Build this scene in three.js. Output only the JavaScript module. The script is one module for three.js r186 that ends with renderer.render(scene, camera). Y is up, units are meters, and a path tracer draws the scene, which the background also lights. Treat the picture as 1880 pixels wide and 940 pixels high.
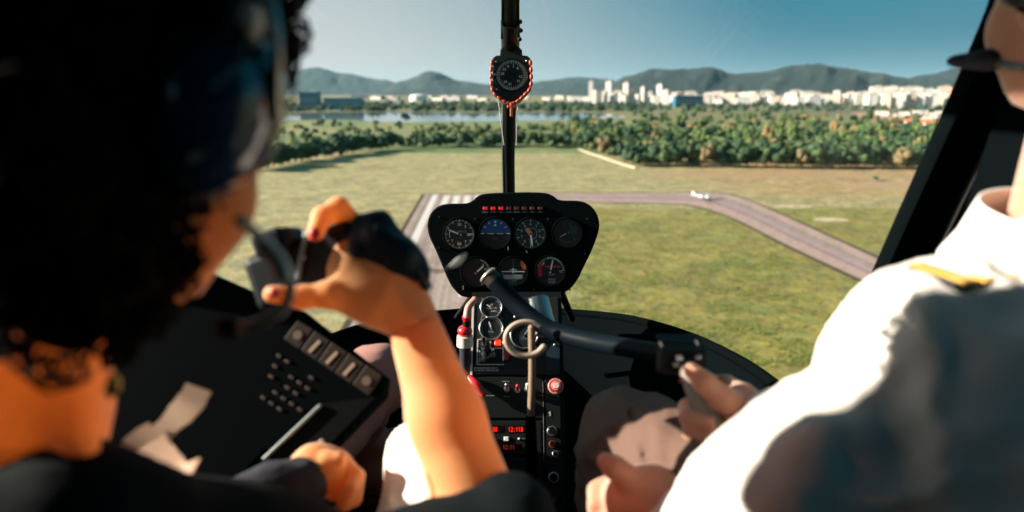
import * as THREE from 'three';
import { mergeGeometries } from 'three/addons/utils/BufferGeometryUtils.js';
import { RoundedBoxGeometry } from 'three/addons/geometries/RoundedBoxGeometry.js';

// ---------------------------------------------------------------- camera, sky, sun, exposure
const EYE = 45;                       // the helicopter flies 45 m above the field
const FOCAL = 1253, PITCH = THREE.MathUtils.degToRad(13.5);
const scene = new THREE.Scene();
const camera = new THREE.PerspectiveCamera(THREE.MathUtils.radToDeg(2 * Math.atan(470 / FOCAL)), 2, 0.05, 40000);
camera.position.set(0, EYE, 0);
camera.rotation.x = -PITCH;
camera.updateMatrixWorld(true);
camera.focus = 1.75;
camera.userData.fStop = 2.3;

const renderer = new THREE.WebGLRenderer({ antialias: true });
renderer.toneMapping = THREE.LinearToneMapping;
renderer.toneMappingExposure = 3.2;
renderer.shadowMap.enabled = true;

const V = (x, y, z) => new THREE.Vector3(x, y, z);
const R = THREE.MathUtils.degToRad;
const SUN_EL = R(22), SUN_AZ = R(1.5);           // low, from the left and a little ahead
const sunDir = V(-Math.cos(SUN_EL) * Math.cos(SUN_AZ), Math.sin(SUN_EL), -Math.cos(SUN_EL) * Math.sin(SUN_AZ));
{
  const W = 512, Hh = 256, data = new Float32Array(W * Hh * 4);
  const mix = (a, b, t) => a + (b - a) * t, sm = (t) => { t = Math.min(1, Math.max(0, t)); return t * t * (3 - 2 * t); };
  for (let j = 0; j < Hh; j++) for (let i = 0; i < W; i++) {
    const v = (j + 0.5) / Hh, u = (i + 0.5) / W;
    const el = (v - 0.5) * Math.PI, phi = (u - 0.5) * 2 * Math.PI;
    const d = V(Math.cos(el) * Math.cos(phi), Math.sin(el), Math.cos(el) * Math.sin(phi));
    const c = d.dot(sunDir), near = sm((c + 0.35) / 0.75);
    const e = Math.max(0, el);
    const rise = 1 - Math.exp(-e / mix(0.042, 0.3, near));
    const hor = [mix(0.11, 0.25, near), mix(0.155, 0.24, near), mix(0.17, 0.225, near)];
    const top = [mix(0.0, 0.012, near), mix(0.055, 0.085, near), mix(0.085, 0.12, near)];
    const g = Math.pow(Math.max(0, c), 24) * 0.5 + Math.pow(Math.max(0, c), 4) * 0.08;
    const o = (j * W + i) * 4;
    for (let k = 0; k < 3; k++) data[o + k] = mix(hor[k], top[k], rise) + g * [1, 0.92, 0.8][k];
    if (el < -0.02) { data[o] = 0.1; data[o + 1] = 0.1; data[o + 2] = 0.07; }
    data[o + 3] = 1;
  }
  const sky = new THREE.DataTexture(data, W, Hh, THREE.RGBAFormat, THREE.FloatType);
  sky.mapping = THREE.EquirectangularReflectionMapping;
  sky.magFilter = sky.minFilter = THREE.LinearFilter; sky.needsUpdate = true;
  scene.background = sky; scene.environment = sky;
}
const sun = new THREE.DirectionalLight(new THREE.Color(1, 0.88, 0.72), 4.6);
sun.position.copy(sunDir).multiplyScalar(300).add(V(0, 20, -250)); sun.target.position.set(0, 20, -250);
sun.castShadow = true; sun.shadow.mapSize.set(4096, 4096);
Object.assign(sun.shadow.camera, { left: -500, right: 500, top: 400, bottom: -400, near: 1, far: 1200 });
scene.add(sun, sun.target);
scene.fog = new THREE.FogExp2(0x8fc9df, 0.000013);

// ---------------------------------------------------------------- helpers
function rng(seed) { let a = seed >>> 0; return () => { a = (a + 0x6D2B79F5) | 0; let t = Math.imul(a ^ (a >>> 15), 1 | a); t = (t + Math.imul(t ^ (t >>> 7), 61 | t)) ^ t; return ((t ^ (t >>> 14)) >>> 0) / 4294967296; }; }
const hash = (x, y, z) => { let h = Math.imul(x, 374761393) + Math.imul(y, 668265263) + Math.imul(z, 1274126177) | 0; h = Math.imul(h ^ (h >>> 13), 1274126177); return ((h ^ (h >>> 16)) >>> 0) / 4294967296; };
function noise(x, y, z = 0) {
  const xi = Math.floor(x), yi = Math.floor(y), zi = Math.floor(z), f = (t) => t * t * (3 - 2 * t);
  const u = f(x - xi), v = f(y - yi), w = f(z - zi), L = (a, b, t) => a + (b - a) * t;
  return L(L(L(hash(xi, yi, zi), hash(xi + 1, yi, zi), u), L(hash(xi, yi + 1, zi), hash(xi + 1, yi + 1, zi), u), v),
    L(L(hash(xi, yi, zi + 1), hash(xi + 1, yi, zi + 1), u), L(hash(xi, yi + 1, zi + 1), hash(xi + 1, yi + 1, zi + 1), u), v), w);
}
const fbm = (x, y, z = 0, n = 4) => { let s = 0, a = 0.5, t = 0; for (let i = 0; i < n; i++) { s += a * noise(x, y, z); t += a; x *= 2.03; y *= 2.03; z *= 2.03; a *= 0.5; } return s / t; };
// a measured point: px, py in the photograph, d metres along the lens axis
const at = (px, py, d) => V((px - 940) * d / FOCAL, (470 - py) * d / FOCAL, -d).applyMatrix4(camera.matrixWorld);
// the point of the field (height h) that is seen at px, py
function field(px, py, h = 0) {
  const a = at(px, py, 1).sub(camera.position), k = (h - EYE) / a.y;
  return V(a.x * k, h, a.z * k);
}
const used = {};
function numbered(n) { const k = used[n] = (used[n] ?? -1) + 1; return k ? `${n}_${String(k).padStart(3, '0')}` : n; }
function tag(o, label, category, group, kind) {
  if (label) o.userData.label = label;
  if (category) o.userData.category = category;
  if (group) o.userData.group = group;
  if (kind) o.userData.kind = kind;
  return o;
}
function thing(name, label, category, pos = null, group) {
  const o = new THREE.Group(); o.name = numbered(name); if (pos) o.position.copy(pos);
  scene.add(o); return tag(o, label, category, group);
}
function mesh(name, geo, mat, parent = scene) {
  const m = new THREE.Mesh(geo, mat); m.name = parent === scene ? numbered(name) : name; m.castShadow = m.receiveShadow = true;
  if (parent.isObject3D && parent !== scene && geo.userData.world) m.position.copy(parent.position).negate();
  parent.add(m); return m;
}
const world = (g) => { g.userData.world = true; return g; };   // geometry written in world coordinates
function partGroup(name, parent) { const g = new THREE.Group(); g.name = name; parent.add(g); return g; }
const join = (list) => mergeGeometries(list.map((g) => { const n = g.index ? g.toNonIndexed() : g; if (!n.attributes.uv) n.setAttribute('uv', new THREE.BufferAttribute(new Float32Array(n.attributes.position.count * 2), 2)); for (const k of Object.keys(n.attributes)) if (!['position', 'normal', 'uv'].includes(k)) n.deleteAttribute(k); return n; }));
const C = (r, g, b) => new THREE.Color().setRGB(r, g, b);
const M = (r, g, b, rough = 0.7, o = {}) => new THREE.MeshPhysicalMaterial({ color: C(r, g, b), roughness: rough, ...o });
function box(w, h, d, x = 0, y = 0, z = 0, r = 0) { const g = r ? new RoundedBoxGeometry(w, h, d, 2, r) : new THREE.BoxGeometry(w, h, d); return g.translate(x, y, z); }
function tube(pts, r, seg = 40, rs = 10, closed = false) {
  const c = new THREE.CatmullRomCurve3(pts, closed, 'centripetal');
  const g = new THREE.TubeGeometry(c, seg, 1, rs, closed), p = g.attributes.position, n = rs + 1;
  for (let i = 0; i <= seg; i++) { const ctr = c.getPointAt(Math.min(1, i / seg)); const rr = typeof r === 'function' ? r(i / seg) : r; for (let j = 0; j < n; j++) { const k = i * n + j; p.setXYZ(k, ctr.x + (p.getX(k) - ctr.x) * rr, ctr.y + (p.getY(k) - ctr.y) * rr, ctr.z + (p.getZ(k) - ctr.z) * rr); } }
  const gs = [g];
  if (!closed) for (const e of [0, 1]) { const rr = typeof r === 'function' ? r(e) : r, s = new THREE.SphereGeometry(rr, rs, 6); s.translate(...c.getPointAt(e).toArray()); gs.push(s); }
  return join(gs);
}
function cylBetween(a, b, r0, r1 = r0, seg = 20) {
  const d = b.clone().sub(a), g = new THREE.CylinderGeometry(r1, r0, d.length(), seg);
  g.applyQuaternion(new THREE.Quaternion().setFromUnitVectors(V(0, 1, 0), d.clone().normalize())); return g.translate(...a.clone().add(b).multiplyScalar(0.5).toArray());
}
function canvasTex(w, h, draw, srgb = true) {
  const c = document.createElement('canvas'); c.width = w; c.height = h; const x = c.getContext('2d'); draw(x, w, h);
  const t = new THREE.CanvasTexture(c); if (srgb) t.colorSpace = THREE.SRGBColorSpace; t.magFilter = THREE.LinearFilter; return t;
}
function dataTex(n, f, srgb = true) {
  const d = new Uint8Array(n * n * 4);
  for (let j = 0; j < n; j++) for (let i = 0; i < n; i++) { const c = f(i / n, j / n), o = (j * n + i) * 4; for (let k = 0; k < 3; k++) d[o + k] = Math.max(0, Math.min(255, c[k] * 255)); d[o + 3] = 255; }
  const t = new THREE.DataTexture(d, n, n); t.wrapS = t.wrapT = THREE.RepeatWrapping; t.magFilter = THREE.LinearFilter; t.minFilter = THREE.LinearMipmapLinearFilter; t.generateMipmaps = true;
  if (srgb) t.colorSpace = THREE.SRGBColorSpace; t.needsUpdate = true; return t;
}
// seamless noise in 0..1 over the unit square
function tile(u, v, n, seed = 0) {
  const w = (t) => t * t * (3 - 2 * t); let s = 0, a = 0.5, tt = 0;
  for (let o = 0; o < 5; o++) {
    const x = u * n, y = v * n, xi = Math.floor(x), yi = Math.floor(y), fx = w(x - xi), fy = w(y - yi), m = (q) => ((q % n) + n) % n;
    const h = (p, q) => hash(m(p), m(q), seed + o * 17);
    s += a * ((h(xi, yi) * (1 - fx) + h(xi + 1, yi) * fx) * (1 - fy) + (h(xi, yi + 1) * (1 - fx) + h(xi + 1, yi + 1) * fx) * fy); tt += a; a *= 0.55; n *= 2;
  }
  return s / tt;
}
// a smooth closed surface round a distance field (surface nets)
function skin(fn, lo, hi, cell) {
  const nx = Math.ceil((hi.x - lo.x) / cell) + 1, ny = Math.ceil((hi.y - lo.y) / cell) + 1, nz = Math.ceil((hi.z - lo.z) / cell) + 1;
  const f = new Float32Array(nx * ny * nz), id = (i, j, k) => i + nx * (j + ny * k);
  for (let k = 0; k < nz; k++) for (let j = 0; j < ny; j++) for (let i = 0; i < nx; i++) f[id(i, j, k)] = fn(lo.x + i * cell, lo.y + j * cell, lo.z + k * cell);
  const vid = new Int32Array(nx * ny * nz).fill(-1), pos = [], idx = [];
  const cor = [[0, 0, 0], [1, 0, 0], [0, 1, 0], [1, 1, 0], [0, 0, 1], [1, 0, 1], [0, 1, 1], [1, 1, 1]], ed = [[0, 1], [2, 3], [4, 5], [6, 7], [0, 2], [1, 3], [4, 6], [5, 7], [0, 4], [1, 5], [2, 6], [3, 7]];
  for (let k = 0; k < nz - 1; k++) for (let j = 0; j < ny - 1; j++) for (let i = 0; i < nx - 1; i++) {
    let s = 0; const v = cor.map(([a, b, c], q) => { const t = f[id(i + a, j + b, k + c)]; if (t < 0) s |= 1 << q; return t; });
    if (s === 0 || s === 255) continue;
    let x = 0, y = 0, z = 0, n = 0;
    for (const [a, b] of ed) if ((v[a] < 0) !== (v[b] < 0)) { const t = v[a] / (v[a] - v[b]), A = cor[a], B = cor[b]; x += A[0] + (B[0] - A[0]) * t; y += A[1] + (B[1] - A[1]) * t; z += A[2] + (B[2] - A[2]) * t; n++; }
    vid[id(i, j, k)] = pos.length / 3; pos.push(lo.x + (i + x / n) * cell, lo.y + (j + y / n) * cell, lo.z + (k + z / n) * cell);
  }
  const quad = (a, b, c, d, flip) => { if (a < 0 || b < 0 || c < 0 || d < 0) return; flip ? idx.push(a, c, b, a, d, c) : idx.push(a, b, c, a, c, d); };
  for (let k = 1; k < nz - 1; k++) for (let j = 1; j < ny - 1; j++) for (let i = 1; i < nx - 1; i++) {
    const a = f[id(i, j, k)] < 0;
    if (a !== f[id(i + 1, j, k)] < 0) quad(vid[id(i, j - 1, k - 1)], vid[id(i, j, k - 1)], vid[id(i, j, k)], vid[id(i, j - 1, k)], !a);
    if (a !== f[id(i, j + 1, k)] < 0) quad(vid[id(i - 1, j, k - 1)], vid[id(i, j, k - 1)], vid[id(i, j, k)], vid[id(i - 1, j, k)], a);
    if (a !== f[id(i, j, k + 1)] < 0) quad(vid[id(i - 1, j - 1, k)], vid[id(i, j - 1, k)], vid[id(i, j, k)], vid[id(i - 1, j, k)], !a);
  }
  const g = new THREE.BufferGeometry(); g.setAttribute('position', new THREE.Float32BufferAttribute(pos, 3)); g.setIndex(idx); g.computeVertexNormals();
  const uv = new Float32Array(pos.length / 3 * 2); for (let i = 0; i < uv.length / 2; i++) { uv[i * 2] = pos[i * 3] + pos[i * 3 + 2] * 0.6; uv[i * 2 + 1] = pos[i * 3 + 1] + pos[i * 3 + 2] * 0.4; }
  g.setAttribute('uv', new THREE.BufferAttribute(uv, 2)); return g;
}
// distance pieces: cap = tapered capsule, egg = ellipsoid (optionally turned)
const cap = (a, b, ra, rb = ra) => { const bx = b.x - a.x, by = b.y - a.y, bz = b.z - a.z, l = bx * bx + by * by + bz * bz || 1e-9; const f = (x, y, z) => { const px = x - a.x, py = y - a.y, pz = z - a.z, t = Math.min(1, Math.max(0, (px * bx + py * by + pz * bz) / l)); return Math.hypot(px - bx * t, py - by * t, pz - bz * t) - ra - (rb - ra) * t; }; f.box = [[a, ra], [b, rb]]; return f; };
const chain = (pts, rs) => pts.slice(1).map((p, i) => cap(pts[i], p, rs[i], rs[i + 1]));
const egg = (c, rx, ry, rz, q) => { const m = q ? new THREE.Matrix3().setFromMatrix4(new THREE.Matrix4().makeRotationFromQuaternion(q.clone().invert())).elements : null, rm = Math.min(rx, ry, rz); const f = (x, y, z) => { let a = x - c.x, b = y - c.y, d = z - c.z; if (m) [a, b, d] = [m[0] * a + m[3] * b + m[6] * d, m[1] * a + m[4] * b + m[7] * d, m[2] * a + m[5] * b + m[8] * d]; const k0 = Math.hypot(a / rx, b / ry, d / rz), k1 = Math.hypot(a / rx / rx, b / ry / ry, d / rz / rz); return k1 > 1e-9 ? k0 * (k0 - 1) / k1 : -rm; }; f.box = [[c, Math.max(rx, ry, rz)]]; return f; };
function blend(list, k) { const f = (x, y, z) => { let d = 1e9; for (const p of list) { const e = p(x, y, z); if (d > 1e8) { d = e; continue; } const h = Math.max(k - Math.abs(d - e), 0) / k; d = Math.min(d, e) - h * h * k * 0.25; } return d; }; f.box = list.flatMap((p) => p.box); return f; }
function solid(fn, cell, pad = 0.02, clip) {
  const lo = V(1e9, 1e9, 1e9), hi = V(-1e9, -1e9, -1e9);
  for (const [c, r] of fn.box) { lo.min(c.clone().subScalar(r + pad)); hi.max(c.clone().addScalar(r + pad)); }
  if (clip) { lo.max(clip[0]); hi.min(clip[1]); }
  return skin(fn, lo, hi, cell);
}
const moved = (fn, q, p) => { // a field written in local coordinates, placed in the world
  const m = new THREE.Matrix3().setFromMatrix4(new THREE.Matrix4().makeRotationFromQuaternion(q.clone().invert())).elements;
  const f = (x, y, z) => { const a = x - p.x, b = y - p.y, d = z - p.z; return fn(m[0] * a + m[3] * b + m[6] * d, m[1] * a + m[4] * b + m[7] * d, m[2] * a + m[5] * b + m[8] * d); };
  f.box = fn.box.map(([c, r]) => [c.clone().applyQuaternion(q).add(p), r]); return f;
};
// a flat face tilted towards the seats: uv() gives the place on it that is seen at px, py
class Face {
  constructor(px, py, d, tilt = 0, turn = 0) { this.o = at(px, py, d); this.q = new THREE.Quaternion().setFromEuler(new THREE.Euler(-PITCH - R(tilt), R(turn), 0, 'YXZ')); this.n = V(0, 0, 1).applyQuaternion(this.q); this.inv = this.q.clone().invert(); }
  uv(px, py) { const r = at(px, py, 1).sub(camera.position), k = this.o.clone().sub(camera.position).dot(this.n) / r.dot(this.n); return r.multiplyScalar(k).add(camera.position).sub(this.o).applyQuaternion(this.inv); }
  place(o) { o.position.copy(this.o); o.quaternion.copy(this.q); return o; }
}
// ---------------------------------------------------------------- the land outside
const rnd = rng(7);
const grassMap = dataTex(1024, (u, v) => { const a = tile(u, v, 17, 3), b = tile(u, v, 110, 9), d = 0.72 + 0.5 * (a - 0.5) + 0.6 * (b - 0.5), t = tile(u, v, 37, 21) - 0.5; return [d * (1 + t * 0.35), d * (1 + t * 0.1), d * (0.93 - t * 0.3)].map((x) => Math.pow(Math.max(0, x), 0.8)); });
grassMap.repeat.set(1, 1);
const asphaltMap = dataTex(512, (u, v) => { const a = tile(u, v, 5, 31), b = tile(u, v, 60, 33), st = tile(u * 0 + 0.3, v, 22, 5); const d = 0.72 + 0.25 * (a - 0.5) + 0.28 * (b - 0.5) + 0.42 * (st - 0.5); return [d, d * 0.975, d * 0.96]; });
const matGround = new THREE.MeshStandardMaterial({ vertexColors: true, map: grassMap, roughness: 1 });
function landColour(x, z) {           // dry tan grass, greener towards the near right, in broad patches
  const a = fbm(x / 70 + 9, z / 45 + 3), b = fbm(x / 16 + 40, z / 11), c = fbm(x / 5, z / 4, 3);
  const dry = [0.42, 0.37, 0.19], green = [0.3, 0.262, 0.062], rust = [0.5, 0.3, 0.145], lush = [0.17, 0.245, 0.06];
  const sm = (t) => { t = Math.min(1, Math.max(0, t)); return t * t * (3 - 2 * t); };
  let g = sm((-z < 270 ? 1 : 0.12) * 1.25 * sm((x + 10) / 50) + (a - 0.52) * 1.6);
  let r = sm((x - 60) / 90) * sm((-z - 270) / 60) * (0.5 + 1.2 * (b - 0.35));
  const l = sm((b - 0.56) * 5) * 0.55 + sm((c - 0.64) * 6) * 0.4;
  return dry.map((d, k) => { let q = d + (green[k] - d) * g; q += (rust[k] - q) * Math.min(1, Math.max(0, r)); q += (lush[k] - q) * l * (0.25 + 0.75 * g); return q * (0.9 + 0.25 * c); });
}
function landSheet(x0, x1, z0, z1, nx, nz, y, colour, metres) {
  const g = new THREE.PlaneGeometry(x1 - x0, z1 - z0, nx, nz).rotateX(-Math.PI / 2).translate((x0 + x1) / 2, y, (z0 + z1) / 2), p = g.attributes.position, c = new Float32Array(p.count * 3), uv = g.attributes.uv;
  for (let i = 0; i < p.count; i++) { c.set(colour(p.getX(i), p.getZ(i)), i * 3); uv.setXY(i, p.getX(i) / metres, p.getZ(i) / metres); }
  g.setAttribute('color', new THREE.BufferAttribute(c, 3)); return g;
}
const far = (x, z) => { const a = fbm(x / 400, z / 300 + 5), s = fbm(x / 120, z / 60 + 50); return [0.2 + 0.22 * (a - 0.4), 0.2 + 0.16 * (a - 0.4), 0.085].map((v, k) => v * (0.75 + 0.5 * s)); };
tag(mesh('ground', landSheet(-14000, 14000, -22000, 3000, 140, 140, -0.06, far, 37), matGround), null, null, null, 'structure');
tag(mesh('grass_field', landSheet(-420, 420, -520, -40, 210, 160, 0, landColour, 67), matGround), null, null, null, 'structure');
function ribbon(left, right, y, metres) {                     // a sheet between two edges of equal point count
  const n = left.length, pos = [], uv = [], idx = []; let run = 0;
  for (let i = 0; i < n; i++) { if (i) run += left[i].distanceTo(left[i - 1]); pos.push(left[i].x, y, left[i].z, right[i].x, y, right[i].z); uv.push(run / metres, 0, run / metres, left[i].distanceTo(right[i]) / metres); if (i) { const a = i * 2; idx.push(a - 2, a, a - 1, a - 1, a, a + 1); } }
  const g = new THREE.BufferGeometry(); g.setAttribute('position', new THREE.Float32BufferAttribute(pos, 3)); g.setAttribute('uv', new THREE.Float32BufferAttribute(uv, 2)); g.setIndex(idx); g.computeVertexNormals(); return g;
}
const resample = (pts, n) => new THREE.CatmullRomCurve3(pts, false, 'centripetal').getSpacedPoints(n);
const matRunway = new THREE.MeshStandardMaterial({ color: C(0.5, 0.41, 0.37), map: asphaltMap, roughness: 0.95 });
const matPaint = new THREE.MeshStandardMaterial({ color: C(0.8, 0.75, 0.72), roughness: 0.8, map: dataTex(128, (u, v) => { const d = 0.82 + 0.4 * (tile(u, v, 12, 71) - 0.45); return [d, d, d]; }) });
const matSoil = new THREE.MeshStandardMaterial({ color: C(0.06, 0.038, 0.02), roughness: 1, map: grassMap });
// runway: runs away from the camera, its far end across the sight line
const rwA = field(781, 357), rwDir = (() => { const a = at(888, 170, 1).sub(camera.position); a.y = 0; return a.normalize(); })(), rwSide = V(-rwDir.z, 0, rwDir.x), rwPt = (along, across, y = 0) => rwA.clone().addScaledVector(rwDir, along).addScaledVector(rwSide, across).setY(y);
const quadSheet = (a0, a1, c0, c1, y, m = 20) => ribbon([rwPt(a0, c0), rwPt(a1, c0)], [rwPt(a0, c1), rwPt(a1, c1)], y, m);
const runway = tag(mesh('runway', quadSheet(-420, 0, 0, 42, 0.03, 34), matRunway), null, null, null, 'structure');
for (const [c0, c1, a0, a1] of [[-1.6, -0.1, -420, 1.4], [42.1, 43.6, -420, 0]]) mesh('verge', quadSheet(a0, a1, c0, c1, 0.02, 9), matSoil, runway);
mesh('verge', quadSheet(0.1, 1.5, -1.6, 43, 0.024, 9), matSoil, runway);
mesh('edge_line', quadSheet(-420, -2, 3.4, 5.8, 0.045, 8), matPaint, runway);
mesh('edge_line', quadSheet(-420, -2, 36.2, 38.6, 0.045, 8), matPaint, runway);
for (let i = 0; i < 6; i++) mesh('threshold_stripe', quadSheet(-38, -4, 8.6 + i * 4.6, 11.2 + i * 4.6, 0.045, 8), matPaint, runway);
for (let i = 0; i < 6; i++) mesh('centre_dash', quadSheet(-110 - i * 50, -80 - i * 50, 20.6, 21.5, 0.045, 8), matPaint, runway);
// taxiway with its elbow
const tF = resample([[950, 355], [1100, 355], [1240, 354.5], [1315, 354.5], [1350, 360], [1400, 379], [1500, 424], [1645, 491], [1800, 563]].map((p) => field(...p)), 60);
const tN = resample([[950, 371], [1100, 371], [1200, 373], [1262, 376], [1300, 384], [1345, 400], [1450, 452], [1620, 531], [1750, 592]].map((p) => field(...p)), 60);
const taxiMap = dataTex(512, (u, v) => { const w = (c, h) => Math.exp(-Math.pow((v - c) / h, 2)), n = tile(u, v, 9, 91) - 0.5, f = tile(u, v, 70, 93) - 0.5, wob = 0.03 * (tile(u, 0.4, 5, 95) - 0.5), d = 0.88 + 0.18 * n + 0.2 * f - 0.17 * w(0.33 + wob, 0.07) - 0.12 * w(0.46 + wob, 0.03) - 0.16 * w(0.63 + wob, 0.06); return [d, d * (0.97 + 0.05 * w(0.33, 0.1)), d * (0.94 + 0.1 * w(0.5, 0.25))]; }), taxiGeo = ribbon(tF, tN, 0.035, 26);
for (let i = 0; i < taxiGeo.attributes.uv.count; i++) taxiGeo.attributes.uv.setY(i, i % 2 ? 0.98 : 0.02);
const taxi = tag(mesh('taxiway', taxiGeo, new THREE.MeshStandardMaterial({ color: C(0.4, 0.3, 0.265), map: taxiMap, roughness: 0.95 })), null, null, null, 'structure');
const off = (pts, other, m, wob) => pts.map((p, i) => { const d = p.clone().sub(other[i]).normalize(); return p.clone().addScaledVector(d, m + wob * (fbm(i * 0.9, m * 7, wob * 30) - 0.5)); });
mesh('verge', ribbon(off(tF, tN, 2.6, 1.8), off(tF, tN, 0.02, 0), 0.028, 7), matSoil, taxi);
mesh('verge', ribbon(off(tN, tF, 0.02, 0), off(tN, tF, 2.6, 1.8), 0.028, 7), matSoil, taxi);
function patch(name, px, py, w, d, col, y = 0.03, seed = 1, parent = null) {
  const c = field(px, py), s = new THREE.Shape(); for (let i = 0; i < 28; i++) { const a = i / 28 * 2 * Math.PI, r = 0.75 + 0.5 * fbm(Math.cos(a) * 1.5 + seed, Math.sin(a) * 1.5); s[i ? 'lineTo' : 'moveTo'](Math.cos(a) * w * r, Math.sin(a) * d * r); }
  const g = new THREE.ShapeGeometry(s).rotateX(-Math.PI / 2).translate(c.x, y, c.z); const m = mesh(name, g, new THREE.MeshStandardMaterial({ color: C(...col), roughness: 1, map: grassMap })); return tag(m, null, null, null, 'structure');
}
patch('sand_patch', 1456, 379, 7.5, 4, [0.72, 0.6, 0.45], 0.02, 4);
patch('sand_patch', 1524, 403, 6, 4, [0.75, 0.62, 0.47], 0.02, 11);
patch('bare_earth', 1640, 340, 26, 14, [0.5, 0.34, 0.21], 0.012, 21);
patch('bare_earth', 1420, 322, 70, 12, [0.5, 0.32, 0.18], 0.010, 31);
patch('bare_earth', 1274, 499, 1.3, 1, [0.12, 0.09, 0.05], 0.02, 41);
// grass tussocks: nobody could count them
{
  const blades = []; for (let i = 0; i < 10; i++) { const a = rnd() * 6.28, l = 0.35 + 0.4 * rnd(), h = 0.1 + 0.22 * rnd(), g = new THREE.BufferGeometry(), w = 0.1, cx = Math.cos(a), cz = Math.sin(a); g.setAttribute('position', new THREE.Float32BufferAttribute([-cz * w, 0, cx * w, cz * w, 0, -cx * w, cx * l, h, cz * l], 3)); g.setAttribute('uv', new THREE.Float32BufferAttribute([0, 0, 1, 0, 0.5, 1], 2)); g.computeVertexNormals(); blades.push(g); }
  const n = 5200, im = new THREE.InstancedMesh(join(blades), new THREE.MeshStandardMaterial({ roughness: 1, side: THREE.DoubleSide }), n), d = new THREE.Object3D();
  for (let i = 0, k = 0; k < n && i < 60000; i++) {
    const p = field(960 + rnd() * 760, 372 + Math.pow(rnd(), 0.8) * 300); if (fbm(p.x / 9, p.z / 7, 8) < 0.5 && rnd() > 0.12) continue;
    let hit = false; for (let q = 0; q < 60; q += 2) if (Math.hypot(p.x - tF[q].x, p.z - tF[q].z) + Math.hypot(p.x - tN[q].x, p.z - tN[q].z) < tF[q].distanceTo(tN[q]) + 4) hit = true;
    const ac = p.clone().sub(rwA).dot(rwSide); if (hit || (ac > -2 && ac < 44)) continue;
    d.position.copy(p); d.rotation.y = rnd() * 6; d.scale.setScalar(0.6 + 1.1 * rnd()); d.updateMatrix(); im.setMatrixAt(k, d.matrix); const t = rnd(); im.setColorAt(k, C(0.13 + 0.13 * t, 0.19 + 0.06 * t, 0.045)); im.count = ++k;
  }
  im.name = 'grass_tussocks'; tag(im, 'low green grass tussocks scattered over the field', 'grass', null, 'stuff'); scene.add(im);
}
// water, scrub fields and the built-up land beyond
const flat = (pts, y) => { const s = new THREE.Shape(); pts.forEach((p, i) => { const q = field(...p); s[i ? 'lineTo' : 'moveTo'](q.x, -q.z); }); return new THREE.ShapeGeometry(s).rotateX(-Math.PI / 2).translate(0, y, 0); };
tag(mesh('water', flat([[470, 208], [620, 206], [760, 206], [900, 208], [1040, 206], [1120, 209], [1150, 214], [1120, 220], [1000, 221], [860, 223], [700, 224], [600, 219], [470, 222]], 0.05), new THREE.MeshPhysicalMaterial({ color: C(0.09, 0.13, 0.15), roughness: 0.06, bumpMap: dataTex(256, (u, v) => { const d = tile(u, v, 16, 51); return [d, d, d]; }, false), bumpScale: 0.004 })), null, null, null, 'structure');
tag(mesh('dirt_yard', flat([[1560, 207], [1640, 205], [1720, 216], [1800, 222], [1880, 226], [1880, 250], [1780, 246], [1680, 238], [1610, 226]], 0.06), new THREE.MeshStandardMaterial({ color: C(0.6, 0.36, 0.25), map: grassMap, roughness: 1 })), null, null, null, 'structure');
{
  const sc = (x, z) => { const a = fbm(x / 60, z / 60 + 7), b = fbm(x / 15, z / 30); const t = Math.min(1, Math.max(0, (a - 0.42) * 5)); return [0.3 - 0.16 * t, 0.3 - 0.06 * t, 0.12 - 0.05 * t].map((v) => v * (0.7 + 0.6 * b)); };
  tag(mesh('scrub_land', landSheet(-900, 1300, -1150, -520, 150, 60, -0.005, sc, 71), matGround), null, null, null, 'structure');
}
// hills
function hillRange(prof, dist, depth, seed, col) {
  const n = 220, m = 26, pos = [], colr = [], uv = [], idx = [], x0 = prof[0][0], x1 = prof[prof.length - 1][0];
  for (let i = 0; i <= n; i++) {
    const px = x0 + (x1 - x0) * i / n; let k = 0; while (k < prof.length - 2 && prof[k + 1][0] < px) k++;
    const [a, b] = [prof[k], prof[k + 1]], t = (px - a[0]) / (b[0] - a[0]), s = t * t * (3 - 2 * t), py = a[1] + (b[1] - a[1]) * s, ray = at(px, 169, 1).sub(camera.position), kx = ray.x / -ray.z;
    const top = Math.max(2, EYE + (169 - py) / FOCAL * dist * 1.04);
    for (let j = 0; j <= m; j++) {
      const v = j / m, z = dist - depth + 2 * depth * v, prl = Math.pow(Math.max(0, Math.sin(Math.PI * v)), 1.25), rough = fbm(px / 30 + seed, v * 6, 1) - 0.5, fine = fbm(px / 9 + seed, v * 18, 4) - 0.5;
      const h = top * prl * (1 + 0.5 * rough * (1 - prl) * 2) + top * 0.11 * fine * prl; pos.push(kx * z, h - 1, -z);
      const r = Math.max(0, Math.min(1, (fbm(px / 14 + seed * 3, v * 14, 9) - 0.58) * 6)), w = 0.7 + 0.6 * fbm(px / 5, v * 40, 2);
      colr.push(...col.map((c, q) => (c + ([0.06, 0.085, 0.085][q] - c) * r) * w)); uv.push(kx * z / 90, z / 90);
      if (i && j) { const A = i * (m + 1) + j; idx.push(A - m - 2, A - m - 1, A, A - m - 2, A, A - 1); }
    }
  }
  const g = new THREE.BufferGeometry(); g.setAttribute('position', new THREE.Float32BufferAttribute(pos, 3)); g.setAttribute('color', new THREE.Float32BufferAttribute(colr, 3)); g.setAttribute('uv', new THREE.Float32BufferAttribute(uv, 2)); g.setIndex(idx); g.computeVertexNormals();
  tag(mesh('hills', g, matGround), null, null, null, 'structure');
}
hillRange([[330, 150], [430, 142], [520, 139], [580, 128], [640, 139], [700, 148], [745, 156], [800, 157], [880, 158]], 16500, 3600, 5, [0.008, 0.03, 0.033]);
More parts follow.
